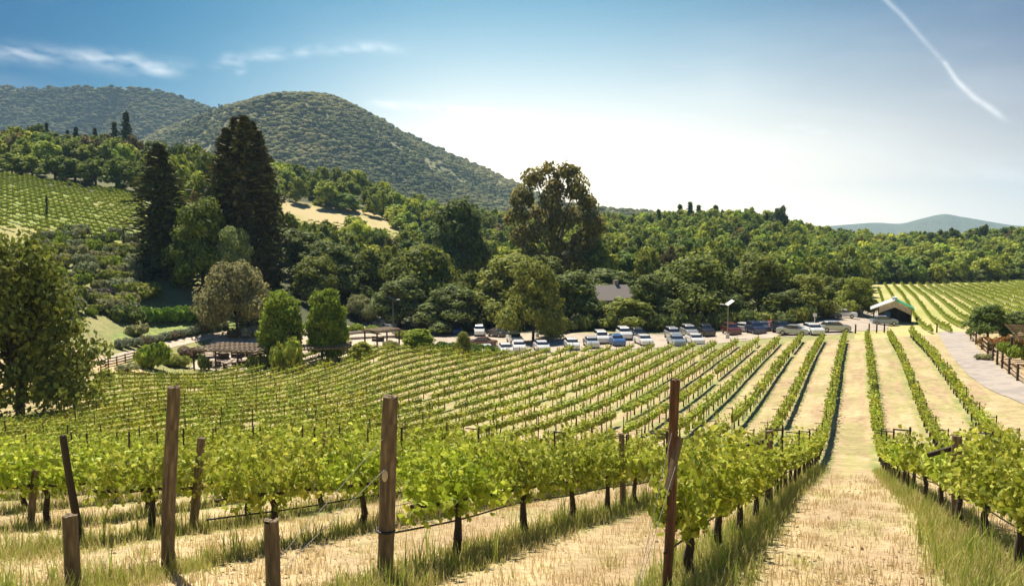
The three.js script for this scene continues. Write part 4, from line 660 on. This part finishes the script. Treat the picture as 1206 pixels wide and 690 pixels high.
// far vineyards: rows of young vines nobody could count
{
  const tuft = vineFoliage(240, 34, 0.42, false), m = new THREE.Matrix4(), q = new THREE.Quaternion(), r = rngOf(600);
  const rows = (name, label, th, spacing, step, sc, ok, span) => { const out = [], s = Math.sin(th), c = Math.cos(th); for (let p = span[0]; p < span[1]; p += spacing) for (let k = span[2]; k < span[3]; k += step) { const X = p * c + k * s, Z = -p * s + k * c; if (Z < 20) continue; const px = CX + FOC * X / Z; if (!ok(px, Z, X)) continue; if (r() < 0.04) continue; q.setFromAxisAngle(new V3(0, 1, 0), Math.PI / 2 - th); m.compose(onGround(X, -Z, -0.1), q, new V3(sc * step / 2.05, sc * (0.85 + 0.3 * r()), sc * 1.1)); out.push(m.clone()); } stuff(name, tuft, mat.vine, out, null, label, 'vineyard'); };
  const topZ = (px, y) => y;
  rows('right_hill_vines', 'vine rows covering the hillside behind the green roofed shed', TH, 2.4, 2.1, 0.8, (px, Z, X) => px > 1036 && px < 1290 && Z > (px < 1078 ? 148 : px < 1135 ? 112 : 118) && Z < 252 && !(px > 1150 && Z < 130), [-60, 200, 40, 340]);
  rows('left_hill_vines', 'vine rows covering the bright hillside below the tree line', -1.15, 3.0, 2.2, 1.05, (px, Z) => px < 172 && px > -60 && Z > 168 && Z < 246 - (172 - px) * 0.02 && Z > 168 + (px - 100) * 0.2, [-60, 330, -260, 260]);
  rows('golden_hill_vines', 'sparse vine rows on the straw coloured hill patch', -1.2, 4.2, 3, 0.9, (px, Z) => px > 325 && px < 465 && Z > 280 && Z < 318, [40, 500, -300, 200]);
}
console.log('far vines ready');

// ------------------------------------------------------------------ cars
const glassDark = new THREE.MeshPhysicalMaterial({ color: lin(0.02, 0.025, 0.03), roughness: 0.08, metalness: 0, clearcoat: 1 });
const tyreMat = std(0.02, 0.02, 0.02, 0.95), rimMat = std(0.45, 0.45, 0.46, 0.35, 0.8), lampMat = std(0.7, 0.7, 0.68, 0.2), tailMat = std(0.35, 0.02, 0.02, 0.3), blackTrim = std(0.02, 0.02, 0.02, 0.7);
const paints = {}; const paint = (k, r, g, b) => paints[k] ||= new THREE.MeshPhysicalMaterial({ color: lin(r, g, b), roughness: 0.35, metalness: k === 'silver' || k === 'grey' ? 0.5 : 0.05, clearcoat: 1, clearcoatRoughness: 0.08 });
const colours = { white: [0.78, 0.78, 0.76], silver: [0.5, 0.51, 0.52], grey: [0.12, 0.13, 0.15], black: [0.015, 0.015, 0.018], maroon: [0.10, 0.018, 0.016], red: [0.32, 0.03, 0.02], blue: [0.04, 0.12, 0.32], navy: [0.02, 0.03, 0.08], slate: [0.22, 0.28, 0.34] };
function profile(pts, width, bevel) { const s = new THREE.Shape(pts.map(p => new THREE.Vector2(...p))); const g = new THREE.ExtrudeGeometry(s, { depth: width - 2 * bevel, bevelEnabled: true, bevelSize: bevel * 0.8, bevelThickness: bevel, bevelSegments: 2, steps: 1 }); g.translate(0, 0, -(width - 2 * bevel) / 2); return g; }
const carKinds = {
  sedan: { L: 4.6, body: [[-2.24, 0.32], [-2.26, 0.72], [-2.1, 0.86], [-1.45, 0.93], [1.05, 0.95], [1.95, 0.92], [2.22, 0.84], [2.24, 0.34]], glass: [[-1.42, 0.94], [-0.66, 1.36], [0.7, 1.38], [1.55, 0.96]], roof: [[-0.72, 1.36], [-0.45, 1.43], [0.5, 1.44], [0.78, 1.38]] },
  suv: { L: 4.7, body: [[-2.28, 0.36], [-2.3, 0.86], [-2.12, 1.02], [-1.2, 1.08], [1.9, 1.1], [2.22, 1.02], [2.24, 0.38]], glass: [[-1.2, 1.08], [-0.55, 1.62], [1.85, 1.62], [2.12, 1.1]], roof: [[-0.62, 1.62], [-0.4, 1.72], [1.7, 1.72], [1.9, 1.62]] },
  hatch: { L: 4.2, body: [[-2.05, 0.33], [-2.06, 0.76], [-1.9, 0.9], [-1.25, 0.97], [1.6, 1.0], [2.0, 0.9], [2.02, 0.35]], glass: [[-1.2, 0.98], [-0.5, 1.42], [1.3, 1.43], [1.85, 1.0]], roof: [[-0.56, 1.42], [-0.3, 1.5], [1.15, 1.5], [1.36, 1.43]] },
};
for (const k in carKinds) { const c = carKinds[k]; c.g = { body: profile(c.body, 1.8, 0.1), glass: profile(c.glass, 1.56, 0.06), roof: profile(c.roof, 1.4, 0.06) }; }
const wheelGeo = (() => { const g = new THREE.CylinderGeometry(0.33, 0.33, 0.22, 18); g.rotateX(Math.PI / 2); return g; })(), rimGeo = (() => { const g = new THREE.CylinderGeometry(0.2, 0.2, 0.235, 14); g.rotateX(Math.PI / 2); return g; })();
function car(kind, colour, px, Z, headDeg, label) { // heading: 0 faces the camera, 90 faces right
  const c = carKinds[kind], b = atDepth(px, Z), t = thing('parked_car', label, 'car', b.setY(b.y + 0.055), (90 - headDeg) * Math.PI / 180 + Math.PI, undefined), m = paint(colour, ...colours[colour]);
  t.rotation.y = Math.PI / 2 + headDeg * Math.PI / 180;
  part('body', c.g.body, m, t); part('windows', c.g.glass, glassDark, t); part('roof', c.g.roof, m, t);
  for (const x of [-1.4, 1.35]) for (const z of [-0.82, 0.82]) { const w = part('wheel', wheelGeo, tyreMat, t); w.position.set(x, 0.33, z); part('rim', rimGeo, rimMat, w); }
  const f = -c.L / 2 + 0.1, y = c.body[1][1] - 0.06;
  for (const z of [-0.62, 0.62]) { part('headlight', box(0.12, 0.14, 0.34, f, y, z), lampMat, t); part('taillight', box(0.1, 0.16, 0.3, c.L / 2 - 0.12, y + 0.06, z), tailMat, t); part('door_mirror', box(0.12, 0.11, 0.16, -0.95, c.body[3][1] + 0.1, z * 1.5), m, t); }
  part('bumper', box(0.1, 0.14, 1.5, f - 0.06, 0.46, 0), blackTrim, t);
  return t;
}
for (const a of [
  ['sedan', 'white', 572, 115, 12, 'white sedan nearest the small sapling at the vine edge'], ['sedan', 'white', 595, 116, 8, 'white sedan second from the sapling, along the vine edge'], ['hatch', 'white', 611, 118, 4, 'white hatchback just left of the dark tree trunk'], ['suv', 'white', 606, 128, 14, 'white sport utility parked behind the white hatchback'],
  ['sedan', 'maroon', 568, 126, 80, 'long maroon sedan parked across behind the sapling'], ['suv', 'white', 564, 142, 4, 'white sport utility in the tree shade behind the maroon sedan'], ['sedan', 'blue', 536, 146, 14, 'small blue car in deep shade left of the lot entrance'], ['sedan', 'black', 586, 138, 40, 'black car in the shade behind the maroon sedan'],
  ['sedan', 'white', 638, 116, 8, 'white sedan just right of the dark tree trunk'], ['hatch', 'white', 674, 116, 4, 'white hatchback alone at the vine edge below the hidden house'], ['sedan', 'silver', 697, 117, 4, 'silver sedan at the vine edge beside the white van'], ['suv', 'white', 709, 121, 4, 'tall white van like car next to the silver sedan'],
  ['hatch', 'blue', 727, 118, 8, 'bright blue hatchback at the vine edge'], ['suv', 'white', 736, 125, 4, 'white sport utility behind the blue hatchback'], ['suv', 'black', 752, 124, 4, 'black sport utility in front of the round bush'], ['sedan', 'white', 759, 118, 8, 'white sedan half hidden by vines before the black car'],
  ['suv', 'silver', 794, 125, 4, 'silver sport utility behind the slate sedan'], ['sedan', 'slate', 798, 117, 4, 'slate blue sedan at the vine edge'], ['suv', 'silver', 813, 128, 4, 'silver sport utility in the back row beside a black one'], ['sedan', 'white', 820, 118, 4, 'white sedan next to the slate blue sedan'], ['suv', 'black', 833, 127, 4, 'black sport utility left of the lamp post'],
  ['suv', 'maroon', 863, 126, 4, 'dark maroon car beside the lamp post'], ['sedan', 'white', 877, 128, 40, 'white sedan between the maroon and the navy car'], ['suv', 'navy', 892, 124, 4, 'navy sport utility right of the white sedan'], ['hatch', 'grey', 902, 126, 4, 'dark grey hatchback beside the red car'], ['hatch', 'red', 914, 125, 4, 'red hatchback in the shade'], ['suv', 'black', 923, 121, 4, 'black car before the red hatchback'],
  ['sedan', 'silver', 937, 117, 60, 'silver sedan sunk behind the vine tops'], ['hatch', 'white', 960, 116, 4, 'white hatchback at the head of a vine row'], ['hatch', 'silver', 986, 117, 84, 'silver hatchback parked sideways at the head of the rows'],
  ['sedan', 'black', 977, 140, 70, 'black sedan parked under the trees near the shed'], ['sedan', 'white', 996, 143, 66, 'white sedan in the sun near the shed'], ['sedan', 'white', 990, 149, 60, 'white sedan behind the sunlit white sedan'], ['suv', 'grey', 1004, 152, 60, 'dark grey sport utility farthest up the lot'], ['hatch', 'slate', 1044, 137, 82, 'slate hatchback parked before the green roofed shed'],
  ['sedan', 'white', 450, 148, 70, 'white sedan on the upper drive by the solar lamp'], ['sedan', 'white', 438, 154, 60, 'white car behind the sedan on the upper drive'],
]) car(...a);
console.log('cars ready');

// ------------------------------------------------------------------ buildings
const M = { tan: std(0.55, 0.44, 0.31), white: std(0.75, 0.74, 0.70), metalAndGlare: std(0.62, 0.63, 0.62, 0.35, 0.3), greenRoof: std(0.03, 0.24, 0.10, 0.55, 0.1), darkWood: std(0.05, 0.035, 0.025), greyWood: new THREE.MeshStandardMaterial({ map: wood, color: lin(1.3, 1.3, 1.3), roughness: 0.95 }), fenceWood: new THREE.MeshStandardMaterial({ map: wood, color: lin(1.9, 1.75, 1.5), roughness: 0.9 }), blueDoor: std(0.06, 0.14, 0.24), pane: new THREE.MeshPhysicalMaterial({ color: lin(0.02, 0.025, 0.03), roughness: 0.06, clearcoat: 1 }), stucco: std(0.46, 0.38, 0.28), shingle: std(0.22, 0.19, 0.165), solar: std(0.02, 0.03, 0.07, 0.2, 0.3), pole: std(0.30, 0.27, 0.17, 0.6), poleGrey: std(0.12, 0.13, 0.13, 0.6) };  // pale metal for fittings; on the shed slope its paleness is painted sun glare
{ // open shed: pale gable boards over a dark front, one pitch coloured pale as sun glare, the other green
  const b = atDepth(1056, 142), t = thing('farm_shed', 'open farm shed with one roof slope coloured pale as sun glare and one green slope', 'shed', b, -0.42);
  const W = 5.2, D = 5, e = 2.5, rg = 4.1;
  part('floor_slab', box(W, 0.2, D, 0, 0.05, 0), std(0.4, 0.37, 0.33), t);
  for (const [x, z] of [[-W / 2 - 0.7, D / 2], [-W / 2 - 0.7, -D / 2], [-W / 2 + 0.9, D / 2], [W / 2, D / 2], [W / 2, -D / 2], [0.6, D / 2]]) part('post', box(0.2, e + 0.1, 0.2, x, e / 2, z), M.darkWood, t);
  part('back_wall', box(W, e, 0.12, 0, e / 2, -D / 2 + 0.1), M.darkWood, t); part('side_wall', box(0.12, e, D - 0.3, W / 2 - 0.12, e / 2, 0), M.darkWood, t);
  part('side_wall', box(0.12, e, D - 0.5, -W / 2 + 0.9, e / 2, -0.1), M.darkWood, t);
  const slope = (x0, y0, x1, y1, z0, z1, th) => { const s = new THREE.Shape([[x0, y0], [x1, y1], [x1, y1 + th], [x0, y0 + th]].map(p => new THREE.Vector2(...p))), g = new THREE.ExtrudeGeometry(s, { depth: z1 - z0, bevelEnabled: false }); g.translate(0, 0, z0); return g; };
  const r1 = part('glare_roof_slope', slope(-W / 2 - 1.3, e - 0.15, 0, rg, -D / 2 - 0.5, D / 2 + 0.7, 0.12), M.metalAndGlare, t); r1.userData.label = 'shiny roof slope with sun glare put into its pale colour';
  const r2 = part('green_roof_slope', slope(0, rg, W / 2 + 0.5, e + 0.1, -D / 2 - 0.5, D / 2 + 0.7, 0.12), M.greenRoof, t); r2.userData.label = 'green painted roof slope';
  for (let k = 0; k < 9; k++) { const f = (k + 0.5) / 9, x = lerp(-W / 2 - 1.2, -0.15, f), y = lerp(e - 0.1, rg - 0.06, f); part('seam', box(0.05, 0.05, D + 1.15, x, y + 0.15, 0.1), M.metalAndGlare, r1); const x2 = lerp(0.15, W / 2 + 0.4, f), y2 = lerp(rg - 0.06, e + 0.14, f); part('seam', box(0.05, 0.05, D + 1.15, x2, y2 + 0.15, 0.1), M.greenRoof, r2); }
  part('ridge_vent', box(0.8, 0.45, D * 0.5, 0, rg + 0.25, 0), M.metalAndGlare, t);
  const gable = (x0, x1, low) => { const y = x => x < 0 ? lerp(rg, e - 0.15, -x / (W / 2 + 1.3)) : lerp(rg, e + 0.1, x / (W / 2 + 0.5)); const s = new THREE.Shape([[x0, y(x0) - low], [x1, y(x1) - low], [x1, y(x1) - 0.08], [x0, y(x0) - 0.08]].map(p => new THREE.Vector2(...p))), g = new THREE.ExtrudeGeometry(s, { depth: 0.1, bevelEnabled: false }); g.translate(0, 0, D / 2 + 0.15); return g; };
  for (const [a, c] of [[-2.5, -1.7], [-1.67, -0.87], [-0.84, -0.02], [0.02, 0.84], [0.87, 1.7], [1.73, 2.6]]) part('gable_board', gable(a, c, 1.15), M.tan, t);
  const d = part('door', box(1.1, 2.0, 0.08, -1.2, 1.05, D / 2 - 0.6), M.blueDoor, t); part('handle', box(0.05, 0.16, 0.06, -0.78, 1.05, D / 2 - 0.53), M.metalAndGlare, d);
}
{ // house half hidden by oaks
  const b = atDepth(718, 150), t = thing('country_house', 'tan house with shingle roof half hidden by the oaks', 'house', b, 0.35);
  const W = 6.6, D = 5.2, e = 2.8, rg = 5.0;
  part('wall', box(W, e + 0.4, D, 0, e / 2 - 0.2, 0), M.stucco, t);
  const s = new THREE.Shape([[-D / 2 - 0.6, e - 0.4], [0, rg], [D / 2 + 0.6, e - 0.4], [D / 2 + 0.6, e - 0.15], [0, rg + 0.25], [-D / 2 - 0.6, e - 0.15]].map(p => new THREE.Vector2(...p))), g = new THREE.ExtrudeGeometry(s, { depth: W + 0.9, bevelEnabled: false }); g.translate(0, 0, -(W + 0.9) / 2); g.rotateY(Math.PI / 2);
  const roof = part('roof', g, M.shingle, t); part('chimney', box(0.8, 2, 0.8, 1.6, rg + 0.1, -0.5), M.stucco, roof);
  const gs = new THREE.Shape([[-D / 2 + 0.02, e], [D / 2 - 0.02, e], [0, rg - 0.1]].map(p => new THREE.Vector2(...p))), gg = new THREE.ExtrudeGeometry(gs, { depth: W - 0.1, bevelEnabled: false }); gg.translate(0, 0, -(W - 0.1) / 2); gg.rotateY(Math.PI / 2); part('gable', gg, M.stucco, t);
  for (const x of [-2.6, -1.1, 1.2, 2.6]) { const w = part('window', box(1.0, 1.2, 0.1, x, 1.8, D / 2 + 0.03), M.white, t); part('pane', box(0.8, 1.0, 0.06, x, 1.8, D / 2 + 0.07), M.pane, w); }
  const w = part('window', box(0.1, 1.4, 1.1, -W / 2 - 0.03, 1.9, 0), M.white, t); part('pane', box(0.06, 1.2, 0.9, -W / 2 - 0.07, 1.9, 0), M.pane, w);
  const d = part('door', box(1.0, 2.1, 0.1, 0.05, 1.0, D / 2 + 0.03), M.darkWood, t); part('handle', box(0.06, 0.15, 0.08, 0.4, 1.1, D / 2 + 0.1), M.metalAndGlare, d);
}
{ // white kiosk
  const b = G(488, 384), t = thing('white_kiosk', 'small white gabled kiosk at the shaded edge of the upper drive', 'kiosk', b, 0.15);
  part('wall', box(1.5, 2.1, 1.5, 0, 1.0, 0), M.white, t);
  const s = new THREE.Shape([[-1.0, 2.0], [0, 2.75], [1.0, 2.0], [1.0, 2.12], [0, 2.9], [-1.0, 2.12]].map(p => new THREE.Vector2(...p))), g = new THREE.ExtrudeGeometry(s, { depth: 1.9, bevelEnabled: false }); g.translate(0, 0, -0.95); part('roof', g, M.white, t);
  const gs = new THREE.Shape([[-0.74, 2.05], [0.74, 2.05], [0, 2.66]].map(p => new THREE.Vector2(...p))), gg = new THREE.ExtrudeGeometry(gs, { depth: 1.5, bevelEnabled: false }); gg.translate(0, 0, -0.75); part('gable', gg, M.white, t);
  const w = part('window', box(0.6, 0.8, 0.06, 0.05, 1.35, 0.77), M.white, t); part('pane', box(0.46, 0.66, 0.04, 0.05, 1.35, 0.80), M.pane, w);
}
for (const [px, Z, label] of [[509, 139, 'small white notice board on two legs beside the kiosk']]) { const t = thing('notice_board', label, 'sign', G(px, 388), 0.1); part('board', box(0.9, 0.45, 0.05, 0, 0.75, 0), M.white, t); for (const x of [-0.36, 0.36]) part('leg', box(0.06, 0.8, 0.06, x, 0.3, 0), M.white, t); }
for (const [px, Z, label] of [[962, 124, 'white parking sign on a short post below the oaks']]) { const t = thing('parking_sign', label, 'sign', atDepth(px, Z + 6), 0); part('plate', box(0.6, 0.5, 0.04, 0, 1.5, 0.05), M.white, t); part('post', box(0.08, 1.6, 0.08, 0, 0.75, 0), M.white, t); }
// solar lamps
function solarLamp(px, pyTop, Z, label, poleM, side) {
  const b = atDepth(px, Z), h = P(px, pyTop, Z).y - b.y, t = thing('solar_lamp', label, 'street lamp', b, 0);
  part('base', (() => { const g = new THREE.CylinderGeometry(0.28, 0.3, 0.75, 12); g.translate(0, 0.3, 0); return g; })(), std(0.6, 0.57, 0.5), t);
  part('pole', bar(new V3(0, 0, 0), new V3(0, h - 0.55, 0), 0.09, 0.07, 8), poleM, t);
  part('arm', beam(new V3(0, h - 0.65, 0), new V3(-0.75 * side, h - 0.45, 0.1), 0.07, 0.07), poleM, t);
  part('lamp_head', box(0.62, 0.14, 0.3, -0.95 * side, h - 0.42, 0.12, 0, -0.1 * side), M.white, t);
  part('solar_panel', box(1.3, 0.06, 0.8, 0.25 * side, h - 0.18, 0, 0.3, 0.55 * side, 0.2), side > 0 ? M.white : M.solar, t);
}
solarLamp(859, 355, 121, 'solar street lamp on a yellowish pole beside the maroon car', M.pole, 1);
solarLamp(462, 350, 142, 'solar street lamp on a dark pole above the upper garden', M.poleGrey, -1);
solarLamp(633, 367, 132, 'solar street lamp half hidden beside the straight tree trunk', M.poleGrey, 1);
// pergolas over the patio
function pergola(label, pts, depth, h, nSlat) { // pts: front edge as ground points
  const a = pts[0], c = pts[1], L = a.distanceTo(c), t = thing('pergola', label, 'pergola', a.clone().setY(Math.min(a.y, c.y)), Math.atan2(-(c.z - a.z), c.x - a.x)), n = Math.max(2, Math.round(L / 3) + 1);
  for (let k = 0; k < n; k++) for (const z of [0, -depth]) part('post', box(0.18, h + 0.8, 0.18, L * k / (n - 1), h / 2 - 0.3, z), M.darkWood, t);
  for (const z of [0, -depth]) part('beam', box(L + 0.7, 0.2, 0.14, L / 2, h + 0.2, z), M.greyWood, t);
  for (let k = 0; k < nSlat; k++) part('rafter', box(0.14, 0.12, depth + 1, L * (k + 0.5) / nSlat, h + 0.37, -depth / 2), M.greyWood, t);
  for (let k = 0; k < 5; k++) part('slat', box(L + 0.5, 0.06, 0.22, L / 2, h + 0.46, -depth * (k + 0.5) / 5), M.greyWood, t);
}
pergola('grey timber pergola over the stone patio left of the round trees', [G(228, 434), G(306, 437)], 6.5, 2.3, 13);
pergola('long grey pergola in front of the right round tree', [G(347, 432), G(412, 424)], 3.6, 2.1, 14);
pergola('small dark pergola at the edge of the upper garden', [G(444, 410), G(470, 407)], 3, 2.2, 7);
for (const [px, py, k] of [[252, 432, 0], [270, 434, 1], [288, 431, 2], [262, 422, 3], [280, 420, 4], [246, 420, 5], [297, 420, 6], [425, 414, 7], [445, 402, 8], [408, 408, 9]]) { // garden tables
  const t = thing('garden_table', k < 7 ? 'grey garden table with benches under the pergola' : 'grey garden table in the upper garden', 'table', G(px, py), k * 0.7, k < 7 ? 'tables under the pergola' : 'tables in the upper garden'); t.position.y += 0.05;
  part('tabletop', box(1.7, 0.07, 0.85, 0, 0.75, 0), M.greyWood, t); for (const z of [-0.75, 0.75]) part('bench', box(1.7, 0.06, 0.3, 0, 0.45, z), M.greyWood, t); for (const x of [-0.6, 0.6]) part('leg', box(0.1, 0.78, 1.5, x, 0.36, 0), M.darkWood, t);
}
// low terrace walls of the upper garden
for (const [a, c, label] of [[[392, 402], [470, 398], 'low stone wall below the lime mounds'], [[405, 395], [460, 391], 'low stone wall above the lime mounds']]) { const A = G(...a), B = G(...c); single('terrace_wall', (() => { const g = beam(A.clone().setY(A.y + 0.2), B.clone().setY(B.y + 0.2), 0.4, 0.7); return g; })(), std(0.42, 0.36, 0.28), label, 'wall'); }
// fences
function railFence(label, pts, h, rails, m, postM, name = 'rail_fence', w = 0.13) {
  const base = pts[0], t = thing(name, label, 'fence', base.clone(), 0), loc = pts.map(p => p.clone().sub(base));
  loc.forEach(p => part('post', box(w, h + 0.4, w, p.x, p.y + h / 2 - 0.2, p.z), postM, t));
  for (let k = 0; k + 1 < loc.length; k++) for (let q = 0; q < rails; q++) { const y = h * (q + 0.75) / (rails + 0.15), a = loc[k].clone(), c = loc[k + 1].clone(); a.y += y; c.y += y; const off = new V3().subVectors(c, a).cross(new V3(0, 1, 0)).normalize().multiplyScalar(-0.08); part('rail', beam(a.add(off), c.add(off), 0.05, 0.15), m, t); }
}
railFence('weathered three rail fence along the gravel road near the bush', Gs([[1144, 400], [1150, 406], [1157, 412], [1164, 419]]), 1.35, 3, M.fenceWood, M.darkWood);
railFence('weathered three rail fence along the gravel road before the plank roofed shelter', Gs([[1170, 425], [1175, 430], [1181, 434], [1189, 441], [1199, 449], [1211, 457], [1226, 466]]), 1.35, 3, M.fenceWood, M.darkWood);
railFence('low pale rail fence at the bend of the garden path', Gs([[118, 436], [127, 432], [137, 430], [147, 427], [158, 424]]), 1.1, 3, M.fenceWood, M.greyWood);
railFence('dark rail fence behind the olive tree', Gs([[250, 389], [264, 387], [278, 386], [292, 385], [304, 383]]), 1.1, 2, M.darkWood, M.darkWood);
{ // plank roofed shelter at the right edge
  const b = G(1213, 425), t = thing('garden_shelter', 'open garden shelter with grey plank roof beside the road fence', 'shelter', b, -0.2), h = P(1200, 399, -b.z).y - b.y;
  for (const [x, z] of [[-0.6, 0.9], [2.6, 0.9], [-0.9, -1.6], [2.6, -1.6]]) part('post', box(0.16, h + 0.3, 0.16, x, h / 2 - 0.15, z), M.darkWood, t);
  for (const x of [-0.9, 2.6]) part('beam', box(0.12, 0.16, 3.2, x, h + 0.02, -0.35), M.fenceWood, t);
  for (let k = 0; k < 10; k++) { const f = k / 9; part('roof_plank', box(4.6, 0.05, 0.33, 0.85, h + 0.15 + f * 0.9, 1.3 - f * 3.0, 0, 0, -0.28), M.greyWood, t); }
}
plant('oakC', 'garden_tree', 'dark round leafy tree beside the bend of the gravel road', 'tree', G(1164, 401), P(1164, 357, -G(1164, 401).z).y - groundY(G(1164, 401).x, G(1164, 401).z), 52 / FOC * -G(1164, 401).z, null, { turn: 2, tint: [1.0, 1.1, 0.9] });
plant('oakC', 'garden_tree', 'low dark tree behind the plank roofed shelter', 'tree', G(1198, 398), 3.2, 4.6, null, { turn: 4 });
for (const [px, py, h, w, kind, label] of [[1170, 412, 1.4, 3.2, 'shrubOrange', 'orange flowering bush behind the road fence'], [1180, 414, 1.2, 2.4, 'shrubOrange', 'smaller orange flowering bush beside the shelter'], [1187, 420, 1.5, 1.8, 'shrubLime', 'green bush inside the road fence'], [1206, 425, 1.5, 2.4, 'shrubLime', 'green bush at the shelter post'], [1200, 408, 1.3, 2.6, 'shrubOrange', 'orange flowering bush under the plank roof'], [1160, 424, 0.6, 1.6, 'shrubOlive', 'low dry bush at the foot of the road fence']]) plant(kind, 'flower_bush', label, 'shrub', G(px, py), h, w, null, { turn: px });
for (const [px, py] of [[1199, 430], [1210, 433]]) { const t = thing('raised_bed', 'raised garden bed with timber sides behind the road fence', 'planter', G(px, py), -0.5, 'raised beds by the shelter'); for (const z of [-0.7, 0.7]) part('board', box(2.4, 0.4, 0.08, 0, 0.2, z), M.fenceWood, t); for (const x of [-1.2, 1.2]) part('board', box(0.08, 0.4, 1.32, x, 0.2, 0), M.fenceWood, t); part('soil', box(2.3, 0.3, 1.3, 0, 0.17, 0), dirt, t); }
// posts at the row heads by the lot
for (const [px, py] of [[1024, 392], [1033, 392], [1042, 392], [1008, 393], [1104, 392]]) { const t = thing('row_head_post', 'squat dark post at the head of a vine row by the lot', 'post', G(px, py), px, 'posts at the row heads by the lot'); part('timber', postGeo(1.35, 0.11, 0.1, px), M.darkWood, t); }
console.log('objects ready');
renderer.render(scene, camera);
